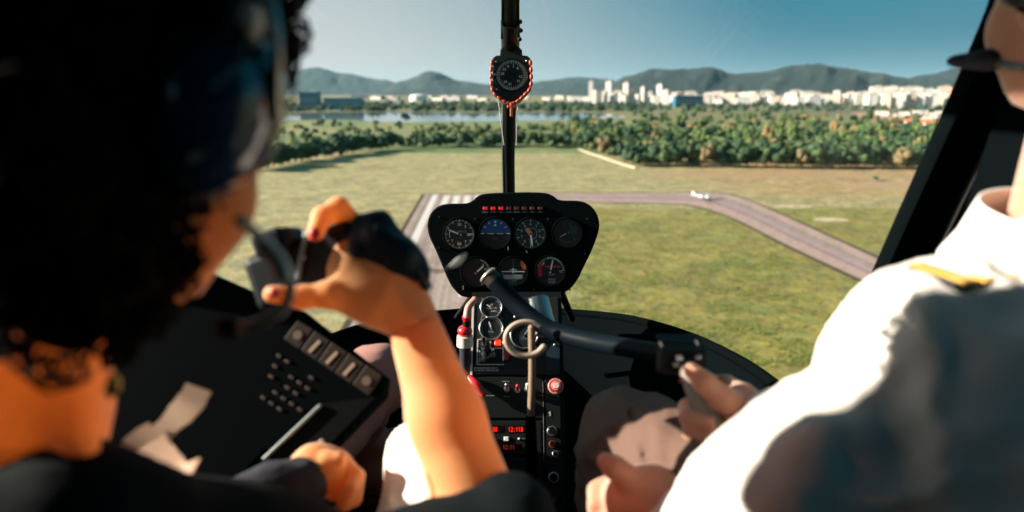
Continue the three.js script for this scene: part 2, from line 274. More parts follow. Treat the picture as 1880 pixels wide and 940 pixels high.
hillRange([[700, 164], [740, 150], [792, 134], [850, 151], [900, 156], [960, 157], [1000, 150], [1060, 144], [1110, 147], [1150, 155], [1200, 166]], 12000, 2600, 15, [0.006, 0.03, 0.033]);
hillRange([[1090, 167], [1155, 142], [1195, 131], [1250, 131], [1302, 128], [1345, 139], [1400, 136], [1440, 127], [1490, 122], [1550, 130], [1610, 138], [1660, 145], [1700, 140], [1760, 127], [1820, 134], [1900, 128], [2000, 136], [2150, 150]], 6400, 1700, 25, [0.003, 0.026, 0.03]);

// ---------------------------------------------------------------- trees
const leafMats = [[0.035, 0.075, 0.03], [0.06, 0.11, 0.035], [0.12, 0.14, 0.045], [0.045, 0.095, 0.05], [0.2, 0.16, 0.075]].map(([r, g, b]) => new THREE.MeshPhysicalMaterial({ color: C(r, g, b), roughness: 0.9, side: THREE.DoubleSide, vertexColors: true }));
const matBark = M(0.12, 0.085, 0.06, 0.95);
function crownGeo(seed, spread, tall, leaves) {
  const r = rng(seed), lobes = []; const nl = 5 + Math.floor(r() * 4);
  for (let i = 0; i < nl; i++) { const a = r() * 6.28, q = 0.25 + 0.45 * r(); lobes.push([Math.cos(a) * spread * q, tall * (0.38 + 0.45 * r()), Math.sin(a) * spread * q, spread * (0.38 + 0.3 * r()), tall * (0.17 + 0.13 * r())]); }
  const pos = [], col = [], nor = [];
  for (let i = 0; i < leaves; i++) {
    const L = lobes[Math.floor(r() * nl)], u = r() * 2 - 1, a = r() * 6.28, s = Math.sqrt(1 - u * u), k = 0.62 + 0.42 * Math.sqrt(r()), n = V(s * Math.cos(a), u, s * Math.sin(a)), c = V(L[0] + n.x * L[3] * k, L[1] + n.y * L[4] * k, L[2] + n.z * L[3] * k);
    const size = spread * (0.13 + 0.12 * r()), t1 = V(r() - 0.5, r() - 0.5, r() - 0.5).cross(n).normalize(), t2 = n.clone().cross(t1).addScaledVector(n, (r() - 0.5) * 0.9), br = 0.7 + 0.6 * r();
    const p = [c.clone().addScaledVector(t1, size), c.clone().addScaledVector(t2, size * 0.9).addScaledVector(n, size * 0.35), c.clone().addScaledVector(t1, -size), c.clone().addScaledVector(t2, -size * 0.9).addScaledVector(n, -size * 0.2)];
    for (const q of [0, 1, 2, 0, 2, 3]) { pos.push(...p[q].toArray()); col.push(br, br, br); nor.push(...n.toArray()); }
  }
  for (const L of lobes) { const g = new THREE.IcosahedronGeometry(1, 1).scale(L[3] * 0.8, L[4] * 0.8, L[3] * 0.8).translate(L[0], L[1], L[2]), p = g.attributes.position; for (let i = 0; i < p.count; i++) { pos.push(p.getX(i), p.getY(i), p.getZ(i)); col.push(0.75, 0.75, 0.75); nor.push(g.attributes.normal.getX(i), g.attributes.normal.getY(i), g.attributes.normal.getZ(i)); } }
  const g = new THREE.BufferGeometry(); g.setAttribute('position', new THREE.Float32BufferAttribute(pos, 3)); g.setAttribute('normal', new THREE.Float32BufferAttribute(nor, 3)); g.setAttribute('color', new THREE.Float32BufferAttribute(col, 3)); return g;
}
const trunkGeo = (tall) => join([cylBetween(V(0, -0.3, 0), V(0.1, tall * 0.5, 0), 0.28, 0.14, 7), cylBetween(V(0.08, tall * 0.35, 0), V(1.2, tall * 0.62, 0.4), 0.12, 0.05, 6), cylBetween(V(0.05, tall * 0.3, 0), V(-1.1, tall * 0.6, -0.5), 0.12, 0.05, 6)]);
const crowns = []; for (let i = 0; i < 6; i++) crowns.push([crownGeo(100 + i, 3.6 + (i % 3) * 0.7, 8.5 + (i % 2) * 2, 420), trunkGeo(8.5 + (i % 2) * 2)]);
const bushes = []; for (let i = 0; i < 2; i++) bushes.push([crownGeo(140 + i, 2.4, 3.6, 260), trunkGeo(3.2)]);
function tree(p, kind, hue, scale, label, group, name = 'broadleaf_tree') {
  const [c, t] = kind < 0 ? bushes[-kind - 1] : crowns[kind], o = thing(name, label, kind < 0 ? 'bush' : 'tree', p, group); o.rotation.y = rnd() * 6.28; o.scale.set(scale * (0.9 + 0.25 * rnd()), scale, scale * (0.9 + 0.25 * rnd()));
  mesh('trunk', t, matBark, o); mesh('crown', c, leafMats[hue], o); return o;
}
const hueWord = ['dark green', 'mid green', 'olive', 'bluish green', 'dry tan'], wallWord = ['cream', 'beige', 'white', 'brownish', 'grey', 'sand-coloured'];
const mixHue = () => [0, 0, 1, 1, 2, 3, 3, 0, 1][Math.floor(rnd() * 9)];
// the dark row along the left edge of the field, then the hedge of trees behind the far end
for (let i = 0; i < 34; i++) { const t = (i + rnd() * 0.7) / 34, px = 470 + 250 * t + 12 * (rnd() - 0.5), py = 316 - 42 * Math.pow(t, 0.7) + 3 * (rnd() - 0.5); tree(field(px, py), Math.floor(rnd() * 6), [0, 3, 0, 1][i % 4], 1.15 + 0.35 * rnd(), `${hueWord[[0, 3, 0, 1][i % 4]]} tree at the ${['near', 'middle', 'far'][Math.floor(t * 2.99)]} part of the row along the field's left edge`, 'trees along the left edge of the field'); }
for (let i = 0; i < 44; i++) { const px = 700 + 360 * (i + rnd()) / 44, py = 272 - 5 * rnd(); tree(field(px, py), Math.floor(rnd() * 6), [0, 1, 3, 1, 0][i % 5], 0.8 + 0.4 * rnd(), `${hueWord[[0, 1, 3, 1, 0][i % 5]]} tree in the hedge behind the field, ${px < 930 ? 'left' : 'right'} of the centre post`, 'trees in the hedge behind the field'); }
// the wood on the right: its front edge tree by tree
const edgeY = (px) => px < 1165 ? 273 + (px - 1055) * 0.32 : 308 + (px - 1165) * 0.012;
for (let i = 0; i < 130; i++) { const t = i / 130, px = 1060 + 720 * t + 8 * (rnd() - 0.5), row = i % 3, py = edgeY(px) - 2 - row * 8 - 4 * rnd(); const hue = row === 0 ? [0, 1, 0, 0, 3, 0, 2, 0, 1, 4, 0][i % 11] : mixHue(); tree(field(px, py), Math.floor(rnd() * 6), hue, 1.0 + 0.42 * rnd(), `${hueWord[hue]} tree in the ${['front', 'second', 'third'][row]} row of the wood, ${['near its left corner', 'left of its middle', 'right of its middle', 'near the window pillar'][Math.min(3, Math.floor(t * 4))]}`, 'trees in the wood right of the field'); }
for (const [px, py, k, s, l] of [[745, 223, 2, 1.5, 'lone dark round tree standing by the pale water'], [612, 235, 0, 1.3, 'dark bushy tree on the scrub left of the lone round tree'], [592, 233, 3, 1.0, 'small tree beside the dark bushy tree on the scrub'], [880, 250, 4, 1.0, 'green tree on the scrub just left of the centre post']]) tree(field(px, py), k, k === 4 ? 1 : 0, s, l);
tree(field(1700, 341), -1, 2, 1.6, 'olive bush alone on bare earth beside the right window pillar', null, 'bush');
tree(field(1607, 332), -2, 1, 0.7, 'low green bush alone on the tan grass before the wood', null, 'bush');
{ // the wood behind and the far belts of trees, seen as one mass
  const put = [], lump = crownGeo(200, 4, 9, 60); const add = (px, py, s, hues) => put.push([field(px, py), s, hues]);
  for (let i = 0; i < 620; i++) { const px = 1050 + 780 * rnd(), top = px < 1160 ? 222 : 204 + 22 * Math.max(0, (px - 1560) / 260), py = top + (edgeY(px) - 26 - top) * Math.pow(rnd(), 0.75); if (py < edgeY(px) - 22) add(px, py, 0.9 + 0.7 * rnd(), 0); }
  for (let i = 0; i < 230; i++) add(760 + 330 * rnd(), 230 + 34 * rnd(), 0.45 + 0.4 * rnd(), 1);
  for (let i = 0; i < 60; i++) add(500 + 240 * rnd(), 226 + 42 * rnd(), 0.5 + 0.5 * rnd(), 1);
  for (let i = 0; i < 520; i++) add(500 + 700 * rnd(), 191 + 14 * rnd(), 1.2 + 1.0 * rnd(), 2);
  for (let i = 0; i < 330; i++) add(1180 + 700 * rnd(), 186 + 20 * rnd(), 1.1 + 1.0 * rnd(), 2);
  const im = new THREE.InstancedMesh(lump, new THREE.MeshStandardMaterial({ roughness: 1, side: THREE.DoubleSide, vertexColors: true }), put.length), d = new THREE.Object3D();
  put.forEach(([p, s, h], k) => { d.position.copy(p).setY(-2.4 * s); d.rotation.y = rnd() * 6.28; d.scale.set(s * (0.9 + 0.5 * rnd()), s * (0.75 + 0.5 * rnd()), s * (0.9 + 0.5 * rnd())); d.updateMatrix(); im.setMatrixAt(k, d.matrix); const t = rnd(), q = rnd(); im.setColorAt(k, h === 2 ? C(0.03 + 0.03 * t, 0.07 + 0.03 * t, 0.045) : q < 0.4 ? C(0.03, 0.075, 0.03) : h === 1 ? C(0.1 + 0.06 * t, 0.14 + 0.03 * t, 0.05) : q < 0.86 ? C(0.07 + 0.05 * t, 0.13 + 0.03 * t, 0.04) : C(0.2 + 0.06 * t, 0.17, 0.07)); });
  im.name = 'woodland'; tag(im, 'far wood and belts of trees round the water and before the city', 'woodland', null, 'stuff'); scene.add(im);
}
// pale wall along the edge of the wood
{ const w = resample([[1062, 275], [1100, 288], [1135, 300], [1166, 309]].map((p) => field(...p)), 12); for (let i = 0; i < 1; i++) { const gs = []; for (let k = 0; k < 12; k++) { const a = w[k], b = w[k + 1], l = a.distanceTo(b), g = box(l * 1.02, 0.7, 0.3, 0, 0.35, 0); g.rotateY(-Math.atan2(b.z - a.z, b.x - a.x)); g.translate((a.x + b.x) / 2, 0, (a.z + b.z) / 2); gs.push(g); } tag(mesh('boundary_wall', join(gs), M(0.5, 0.44, 0.36, 0.9)), 'low pale wall running along the front corner of the wood', 'wall'); } }

// ---------------------------------------------------------------- the city
const wallMats = [[0.72, 0.68, 0.62], [0.62, 0.57, 0.5], [0.74, 0.72, 0.7], [0.6, 0.47, 0.38], [0.5, 0.5, 0.5], [0.68, 0.6, 0.52]].map((c) => M(...c, 0.9)), matRoof = M(0.3, 0.25, 0.22, 0.9), matDark = M(0.16, 0.19, 0.21, 0.4);
const unitWall = box(1, 1, 1, 0, 0.5, 0), unitRoof = join([box(1.03, 0.02, 1.03, 0, 1.01, 0), box(0.4, 0.07, 0.4, 0.1, 1.055, 0)]);
const floorsGeo = (n) => { const g = []; for (let i = 0; i < n; i++) { const y = (i + 0.45) / n; g.push(box(0.84, 0.36 / n, 0.02, 0, y, 0.5), box(0.02, 0.36 / n, 0.84, 0.5, y, 0), box(0.02, 0.36 / n, 0.84, -0.5, y, 0)); } return join(g); };
const floors5 = floorsGeo(5), floors12 = floorsGeo(12);
function building(px, py, w, h, d, mi, label, group, name = 'apartment_block') {
  const o = thing(name, label, 'building', field(px, py), group); o.scale.set(w, h, d); o.rotation.y = -0.35 - rnd() * 0.5;
  mesh('wall', unitWall, wallMats[mi], o); mesh('roof', unitRoof, matRoof, o); mesh('window_band', h > 30 ? floors12 : floors5, matDark, o); return o;
}
for (let i = 0; i < 24; i++) { const px = 1084 + 150 * (i / 24) + 6 * rnd(), py = 190 + 3 * rnd(); building(px, py, 14 + 10 * rnd(), (i % 5 === 0 ? 62 : 30) + 24 * rnd(), 14, i % 3, `${i % 5 === 0 ? 'tallest' : 'shorter'} ${wallWord[i % 3]} tower in the cluster right of the centre post`, 'towers in the cluster right of the post'); }
for (let i = 0; i < 19; i++) { const px = 1588 + 235 * i / 19 + 3 * rnd(); building(px, 198 + rnd() * 2, 16 + 8 * rnd(), 36 + 10 * rnd(), 16, [0, 2, 0, 3][i % 4], `${wallWord[[0, 2, 0, 3][i % 4]]} slab block in the even row at the city's far right`, 'white slab blocks in the row at far right'); }
for (let i = 0; i < 150; i++) { const px = 1235 + 365 * Math.pow(rnd(), 0.8), py = 176 + 17 * rnd(), s = (195 - py) / 12; building(px, py, (22 + 26 * rnd()) * (1 + s * 0.6), (16 + 22 * rnd()) * (1 + s * 0.5), 26, i % 6, `low ${wallWord[i % 6]} building in the dense belt, ${px < 1420 ? 'nearer the towers' : 'nearer the slab blocks'}`, 'low buildings in the belt below the right hills'); }
for (let i = 0; i < 34; i++) { const px = 690 + 400 * rnd(), py = 178 + 8 * rnd(); building(px, py, 40 + 50 * rnd(), 9 + 14 * rnd(), 30, i % 6, `small ${wallWord[i % 6]} building on the far shore, ${px < 930 ? 'left' : 'right'} of the compass`, 'small buildings on the far shore'); }
for (let i = 0; i < 40; i++) { const px = 1600 + 220 * rnd(), py = 182 + 6 * rnd(); building(px, py, 40 + 30 * rnd(), 36 + 40 * rnd(), 30, i % 6, `hazy ${wallWord[i % 6]} building behind the even row of slab blocks`, 'hazy buildings behind the slab blocks'); }
{ // landmarks
  const teal = M(0.03, 0.2, 0.3, 0.5), tealD = M(0.02, 0.12, 0.2, 0.5);
  const hall = (px, py, w, h, d, mat, label, name) => { const o = thing(name, label, 'building', field(px, py)); mesh('wall', box(w, h, d, 0, h / 2, 0), mat, o); mesh('roof', box(w * 1.02, h * 0.05, d * 1.02, 0, h * 1.026, 0), M(0.5, 0.52, 0.52, 0.7), o); for (let i = 0; i < 6; i++) mesh('window', box(w / 9, h * 0.3, 0.4, (i - 2.5) * w / 6.5, h * 0.55, d / 2), matDark, o); return o; };
  hall(632, 201, 92, 30, 60, teal, 'long blue warehouse on the far shore at left', 'warehouse');
  hall(571, 200, 46, 44, 50, tealD, 'tall dark blue hall at the left end of the warehouse', 'warehouse');
  hall(660, 180, 120, 26, 60, wallMats[5], 'long low pale hall behind the blue warehouse', 'hall');
  hall(1262, 197, 84, 34, 40, tealD, 'dark glass block right of the tower cluster', 'office_block');
  const t = thing('storage_hall', 'big white round-topped hall on the far shore left of the post', 'building', field(768, 186)); mesh('wall', new THREE.CylinderGeometry(42, 44, 26, 28).translate(0, 13, 0), wallMats[2], t); mesh('roof', new THREE.SphereGeometry(42, 28, 8, 0, 6.29, 0, 1.57).scale(1, 0.22, 1).translate(0, 26, 0), wallMats[2], t);
  const orange = M(0.75, 0.2, 0.09, 0.7), cr = thing('gantry_crane', 'tall orange gantry at the edge of the dirt yard', 'crane', field(1772, 220)); mesh('mast', box(8, 44, 8, 0, 22, 0), orange, cr); mesh('boom', box(36, 7, 7, -11, 47.5, 0), orange, cr); mesh('hoist', box(5, 10, 5, -25, 39, 0), orange, cr);
  for (const [px, py, w, l] of [[1690, 228, 46, 'orange-roofed shed at the left of the dirt yard'], [1735, 232, 52, 'orange-roofed shed in the middle of the dirt yard'], [1775, 238, 50, 'orange-roofed shed nearest the window pillar in the dirt yard']]) { const o = thing('shed', l, 'shed', field(px, py)); o.rotation.y = -0.15; mesh('wall', box(w, 4, 16, 0, 2, 0), wallMats[0], o); const s = new THREE.Shape([[-9, 0], [9, 0], [0, 3]].map((p) => new THREE.Vector2(...p))); mesh('roof', new THREE.ExtrudeGeometry(s, { depth: w + 2, bevelEnabled: false }).rotateY(Math.PI / 2).translate(-w / 2 - 1, 4.02, 0), orange, o); }
  for (let i = 0; i < 12; i++) building(1600 + 150 * rnd(), 208 + 14 * rnd(), 14 + 14 * rnd(), 5 + 4 * rnd(), 12, [0, 1, 5][i % 3], 'low pale workshop on the dirt yard before the slab blocks', 'workshops on the dirt yard', 'workshop');
  const wp = thing('light_mast', 'thin blue mast standing on the dirt yard', 'mast', field(1694, 219)); mesh('pole', new THREE.CylinderGeometry(0.7, 1, 22, 8).translate(0, 11, 0), tealD, wp); mesh('platform', new THREE.CylinderGeometry(4, 3, 3, 10).translate(0, 21, 0), tealD, wp);
}
// the parked light aircraft at the elbow of the taxiway
{
  const o = thing('light_aircraft', 'small white high-winged aircraft parked at the bend of the taxiway', 'aircraft', field(1288, 367).setY(0.035)); o.rotation.y = R(38);
  const white = M(0.85, 0.83, 0.8, 0.35, { clearcoat: 0.4 }), blk = M(0.03, 0.03, 0.035, 0.6);
  mesh('fuselage', tube([V(0, 1.35, 3.2), V(0, 1.4, 2.4), V(0, 1.55, 0.9), V(0, 1.6, -0.4), V(0, 1.6, -2.4), V(0, 1.7, -4.6)], (t) => t < 0.1 ? 0.35 + 2 * t : t < 0.5 ? 0.55 + 0.12 * Math.sin((t - 0.1) * 7) : 0.67 - (t - 0.5) * 1.02, 36, 14), white, o);
  mesh('wing', box(11, 0.16, 1.5, 0, 2.3, 0.35, 0.07), white, o); mesh('tailplane', box(3.6, 0.1, 0.9, 0, 1.75, -4.4, 0.04), white, o);
  mesh('fin', new THREE.ExtrudeGeometry(new THREE.Shape([[-5, 1.7], [-3.7, 1.75], [-4.7, 3.2], [-5.2, 3.2]].map((p) => new THREE.Vector2(...p))), { depth: 0.1, bevelEnabled: false }).rotateY(-Math.PI / 2).translate(0.05, 0, 0), white, o);
  mesh('windscreen', box(1.12, 0.5, 1.4, 0, 2.0, 0.75, 0.1), matDark, o);
  for (const s of [-1, 1]) mesh('wing_strut', cylBetween(V(s * 0.5, 1.1, 0.4), V(s * 2.8, 2.24, 0.4), 0.05), white, o);
  for (const [x, z] of [[-1.2, 0], [1.2, 0], [0, 2.4]]) { mesh('wheel', new THREE.CylinderGeometry(0.24, 0.24, 0.16, 14).rotateZ(Math.PI / 2).translate(x, 0.25, z), blk, o); mesh('gear_leg', cylBetween(V(x * 0.3, 1.1, z), V(x, 0.3, z), 0.06), white, o); }
  mesh('propeller', box(1.9, 0.13, 0.04, 0, 1.35, 3.62, 0.015), blk, o);
}
// ---------------------------------------------------------------- the cabin
const speckle = dataTex(256, (u, v) => { const d = 0.5 + 0.9 * (tile(u, v, 48, 81) - 0.5); return [d, d, d]; }, false);
const black = M(0.005, 0.008, 0.0085, 0.55, { specularIntensity: 0.35 }), blackMatte = M(0.0018, 0.0034, 0.004, 0.9, { specularIntensity: 0.02, bumpMap: speckle, bumpScale: 0.0004 }), gloss = M(0.006, 0.01, 0.011, 0.2, { specularIntensity: 0.6 }), navy = M(0.014, 0.015, 0.034, 0.95, { specularIntensity: 0.15 }), silver = M(0.55, 0.54, 0.52, 0.28, { metalness: 0.9 }), white = M(0.78, 0.77, 0.74, 0.5), red = M(0.6, 0.015, 0.02, 0.3, { clearcoat: 0.5 }), glass = new THREE.MeshPhysicalMaterial({ color: 0xffffff, roughness: 0, transmission: 1, thickness: 0, ior: 1.25 });
const rel = (x, y, z) => V(x, EYE + y, z);
const cabin = thing('helicopter_cabin', 'black helicopter cabin with centre post, window pillars and curved nose', 'helicopter', rel(0, -0.95, -0.9));
const FLOOR = -0.95;
{
  // rim where the windscreen meets the nose, right half then mirrored
  const rimR = [[942, 566, 1.95], [1046, 574, 1.88], [1150, 585, 1.76], [1230, 605, 1.64], [1300, 632, 1.5], [1390, 682, 1.32], [1470, 750, 1.16], [1530, 830, 1.02]].map((p) => at(...p));
  const mirror = (p) => V(-p.x + 0.004, p.y, p.z);
  const rim = resample([...rimR.slice(1).reverse().map(mirror), ...rimR], 72);
  const nose = (drop, inn) => rim.map((p) => { const c = V(0, p.y, -0.9), d = p.clone().sub(c).setY(0).multiplyScalar(inn); return c.add(d).setY(EYE + drop); });
  const strip = (rows) => { const n = rows[0].length, pos = [], uv = [], idx = []; rows.forEach((r, j) => r.forEach((p, i) => { pos.push(p.x, p.y, p.z); uv.push(i * 0.04, j * 0.1); if (i && j) { const a = j * n + i; idx.push(a - n - 1, a - n, a, a - n - 1, a, a - 1); } })); const g = new THREE.BufferGeometry(); g.setAttribute('position', new THREE.Float32BufferAttribute(pos, 3)); g.setAttribute('uv', new THREE.Float32BufferAttribute(uv, 2)); g.setIndex(idx); g.computeVertexNormals(); return world(g); };
  mesh('nose_shell', strip([rim, rim.map((p) => { const c = V(0, p.y, -0.9), d = p.clone().sub(c).multiplyScalar(0.95); return c.add(d).setY(p.y - 0.025); }), nose(-0.72, 0.9), nose(-0.93, 0.8), nose(-0.948, 0.3)]), blackMatte, cabin);
  mesh('nose_rim', world(tube(rim, 0.011, 90, 8)), blackMatte, cabin);
  mesh('cabin_floor', world(box(1.3, 0.04, 1.6, 0, EYE + FLOOR - 0.02, -0.25)), navy, cabin);
  // roof, bulkhead and door sills shade the seats
  mesh('roof', world(box(1.06, 0.04, 1.75, 0, EYE + 0.44, -0.2, 0.015)), black, cabin);
  mesh('rear_bulkhead', world(box(1.3, 1.4, 0.04, 0, EYE - 0.26, 0.68)), black, cabin);
  for (const s of [-1, 1]) mesh('door_sill', world(box(0.04, 0.34, 1.5, s * 0.66, EYE - 0.79, -0.22, 0.015)), black, cabin);
  for (const s of [-1, 1]) mesh('rear_side_wall', world(box(0.04, 1.4, 0.9, s * 0.67, EYE - 0.26, 0.24)), black, cabin);
  // right and left window pillars: a broad sloping frame with a raised door seal
  const pil = (s) => {
    const m = (p) => s > 0 ? p : mirror(p), prof = [[1905, -130, 0.82], [1868, 0, 0.87], [1822, 110, 0.91], [1770, 225, 0.95], [1712, 350, 1.0], [1655, 475, 1.05], [1600, 600, 1.08], [1545, 740, 1.08], [1528, 840, 1.04]].map((p) => m(at(...p)));
    const c = new THREE.CatmullRomCurve3(prof, false, 'centripetal'), cross = new THREE.Shape(), w = 0.026, t = 0.016; cross.moveTo(-w, -t); cross.lineTo(w, -t); cross.quadraticCurveTo(w + 0.008, 0, w, t); cross.lineTo(-w, t); cross.quadraticCurveTo(-w - 0.008, 0, -w, -t);
    const g = new THREE.ExtrudeGeometry(cross, { steps: 50, extrudePath: c }); const p = mesh('window_pillar', world(g), blackMatte, cabin);
    const o = prof.map((q, i) => q.clone().add(V(s * (0.062 + 0.012 * Math.min(i, 5) / 5), -0.012, 0.03)));
    const q = mesh('door_frame', world(tube(o, 0.03, 60, 12)), blackMatte, cabin);
    mesh('seal', world(tube(prof.map((v, i) => v.clone().add(V(s * 0.036, -0.004, 0.02))), 0.005, 60, 6)), M(0.02, 0.02, 0.02, 0.8), cabin);
    const near = prof.map((v) => v.clone().add(V(s * 0.008, -0.003, 0.006))), wide = prof.map((v, i) => v.clone().add(V(s * 0.26, 0.02, 0.12)));
    mesh('door_liner', strip([resample(near, 40), resample(wide, 40)]), blackMatte, cabin);
    for (const k of [0.36, 0.4, 0.52, 0.56, 0.62, 0.66]) { const b = new THREE.CatmullRomCurve3(o).getPointAt(k).add(V(-s * 0.006, 0.0, 0.03)); mesh('rivet', world(new THREE.SphereGeometry(0.0022, 8, 6).translate(b.x, b.y, b.z)), silver, cabin); }
    return prof;
  };
  const pr = pil(1), pl = pil(-1);
  // door frame wall behind the pilot: the dark panel between the pillar and the seat
  mesh('door_post', world(tube([rel(0.62, 0.42, -0.62), rel(0.64, 0.1, -0.66), rel(0.66, -0.3, -0.7), rel(0.66, -0.7, -0.7)], 0.05, 30, 10)), blackMatte, cabin);
  const flank = new THREE.Shape([[-0.7, -0.65], [-0.99, -0.5], [-0.98, -0.2], [-0.92, 0.05], [-0.86, 0.28], [-0.7, 0.42], [-0.58, 0.42], [-0.6, -0.65]].map((p) => new THREE.Vector2(...p)));
  mesh('door_panel', world(new THREE.ExtrudeGeometry(flank, { depth: 0.02, bevelEnabled: false }).rotateY(-Math.PI / 2).translate(0.672, EYE, 0)), blackMatte, cabin);
  // centre post
  const post = [[934, 358, 1.8], [933, 290, 1.76], [934, 220, 1.69], [936, 130, 1.58], [937, 40, 1.46], [938, -60, 1.3], [938, -190, 1.12]].map((p) => at(...p));
  mesh('centre_post', world(tube(post, (t) => 0.0165 + 0.003 * t, 60, 14)), black, cabin);
  mesh('post_trim', world(tube(post.map((p) => p.clone().add(V(-0.013, 0, 0.011))), 0.003, 60, 6)), M(0.06, 0.06, 0.06, 0.4), cabin);
  for (const [px, py] of [[955, 40], [956, 56], [924, 44], [954, 72]]) { const b = at(px, py, 1.45); mesh('post_bolt', world(new THREE.SphereGeometry(0.005, 8, 6).translate(b.x, b.y, b.z)), black, cabin); }
  mesh('post_sleeve', world(cylBetween(at(937, 86, 1.515), at(937, 40, 1.455), 0.0205, 0.021)), gloss, cabin);
  for (const s of [-1, 1]) mesh('post_cable', world(tube([at(937 + s * 15, -60, 1.27), at(937 + s * 15, 30, 1.43), at(937 + s * 16, 70, 1.48)], 0.0022, 24, 6)), black, cabin);
  // windscreen: two blown panes from post to pillar
  const pane = (s) => {
    const rimS = resample(s > 0 ? rimR : rimR.map(mirror), 24), side = new THREE.CatmullRomCurve3((s > 0 ? pr : pl).slice().reverse()).getSpacedPoints(20), mid = new THREE.CatmullRomCurve3([rimR[0].clone(), at(934, 430, 1.86), ...post]).getSpacedPoints(20), rows = [];
    for (let j = 0; j <= 20; j++) { const row = [], v = j / 20; for (let i = 0; i <= 24; i++) { const u = i / 24, e = mid[j].clone().lerp(side[j], u); e.add(V(s * 0.1 * Math.sin(Math.PI * u), 0, -0.2 * Math.sin(Math.PI * u) * (0.9 - 0.35 * v))); if (v < 0.35) { const w = 1 - v / 0.35; e.lerp(rimS[i].clone().add(V(0, v * 0.35, 0)), w * w); } row.push(e); } rows.push(row); }
    mesh('windscreen', strip(rows), glass, cabin);
  };
  pane(1); pane(-1);
  // braces from the panel foot to the nose rim
  mesh('panel_brace', world(tube([at(868, 540, 1.6), at(838, 582, 1.72)], 0.006, 8, 8)), black, cabin);
  mesh('panel_brace', world(tube([at(1030, 536, 1.6), at(1050, 584, 1.72)], 0.009, 8, 8)), black, cabin);
}
// seats
for (const [x, l] of [[-0.34, 'black leather seat under the passenger holding the camera'], [0.36, 'black leather seat under the pilot in the white shirt']]) {
  const s = thing('cabin_seat', l, 'seat', rel(x, FLOOR, -0.5)); mesh('cushion', box(0.46, 0.12, 0.5, 0, 0.28, 0.08, 0.04), black, s); mesh('seat_box', box(0.44, 0.22, 0.46, 0, 0.11, 0.1), blackMatte, s); mesh('backrest', box(0.44, 0.42, 0.07, 0, 0.52, 0.36, 0.03), black, s);
}
// ---------------------------------------------------------------- instrument panel
const P = new Face(942, 450, 1.55);
const uvs = (F, pts) => pts.map((p) => { const q = F.uv(...p); return new THREE.Vector2(q.x, q.y); });
const panel = P.place(thing('instrument_panel', 'black mushroom-shaped instrument panel with round dials in the cockpit', 'instrument panel'));
{
  const Z = (x, y) => [760 + 0.2873 * x, 330 + 0.2873 * y];
  const out = [[95, 290], [106, 240], [130, 203], [168, 175], [220, 164], [335, 160], [380, 142], [420, 109], [480, 97], [600, 92], [740, 90], [840, 95], [885, 112], [930, 140], [1045, 145], [1105, 162], [1152, 208], [1175, 280], [1163, 350], [1130, 440], [1075, 555], [1035, 635], [990, 690], [930, 725], [870, 742], [600, 748], [340, 740], [280, 710], [238, 655], [200, 570], [150, 450], [108, 360]].map((p) => Z(...p));
  const sh = new THREE.Shape(new THREE.SplineCurve([...uvs(P, out), uvs(P, out)[0]]).getSpacedPoints(140));
  mesh('housing', new THREE.ExtrudeGeometry(sh, { depth: 0.1, bevelThickness: 0.004, bevelSize: 0.004, bevelSegments: 3, curveSegments: 4 }).translate(0, 0, -0.104), M(0.003, 0.0055, 0.006, 0.75, { specularIntensity: 0.08, bumpMap: speckle, bumpScale: 0.0002 }), panel);
}
const ticks = (x, n, r0, r1, w, from = 0, to = Math.PI * 2, every = 1, col = '#e8e8e0') => { x.strokeStyle = col; x.lineWidth = w; for (let i = 0; i < n; i += every) { const a = from + (to - from) * i / n - Math.PI / 2; x.beginPath(); x.moveTo(128 + Math.cos(a) * r0, 128 + Math.sin(a) * r0); x.lineTo(128 + Math.cos(a) * r1, 128 + Math.sin(a) * r1); x.stroke(); } };
const word = (x, t, px, py, s, col = '#e6e6de') => { x.fillStyle = col; x.font = `bold ${s}px sans-serif`; x.textAlign = 'center'; x.textBaseline = 'middle'; x.fillText(t, px, py); };
const nums = (x, list, r, s, col) => list.forEach(([t, deg]) => word(x, t, 128 + Math.sin(R(deg)) * r, 128 - Math.cos(R(deg)) * r, s, col));
const bg = (x, c = '#0c1214') => { x.fillStyle = c; x.fillRect(0, 0, 256, 256); };
const unitDial = new THREE.CircleGeometry(1, 48);
function gauge(F, parent, px, py, rpx, draw, needles = [], o = {}) {
  const c = F.uv(px, py), r = rpx * (o.s ?? 1.55) / FOCAL, g = partGroup('gauge', parent); g.position.set(c.x, c.y, 0.0005);
  const mat = new THREE.MeshPhysicalMaterial({ map: canvasTex(256, 256, draw), roughness: 0.6 });
  const d = mesh('dial', unitDial.clone().scale(r, r, 1).translate(0, 0, 0.0045), mat, g);
  const prof = [[r * 1.0, 0.0], [r * 1.0, 0.0065], [r * 1.03, 0.008], [r * 1.09, 0.008], [r * 1.13, 0.005], [r * 1.13, 0.0]].map((p) => new THREE.Vector2(...p));
  mesh('bezel', new THREE.LatheGeometry(prof, 44).rotateX(Math.PI / 2), o.bezel ?? blackMatte, g);
  for (const [deg, len, w, m = white] of needles) { const s = new THREE.Shape([[-w, -len * 0.18], [w, -len * 0.18], [w, len * 0.75], [0, len], [-w, len * 0.75]].map((p) => new THREE.Vector2(p[0] * r, p[1] * r))); mesh('needle', new THREE.ExtrudeGeometry(s, { depth: 0.0006, bevelEnabled: false }).translate(0, 0, 0.0052).rotateZ(-R(deg)), m, g); }
  if (needles.length) mesh('needle_hub', new THREE.CylinderGeometry(r * 0.07, r * 0.07, 0.0012, 14).rotateX(Math.PI / 2).translate(0, 0, 0.0057), black, g);
  mesh('glass', unitDial.clone().scale(r, r, 1).translate(0, 0, 0.0071), glass, g);
  return g;
}
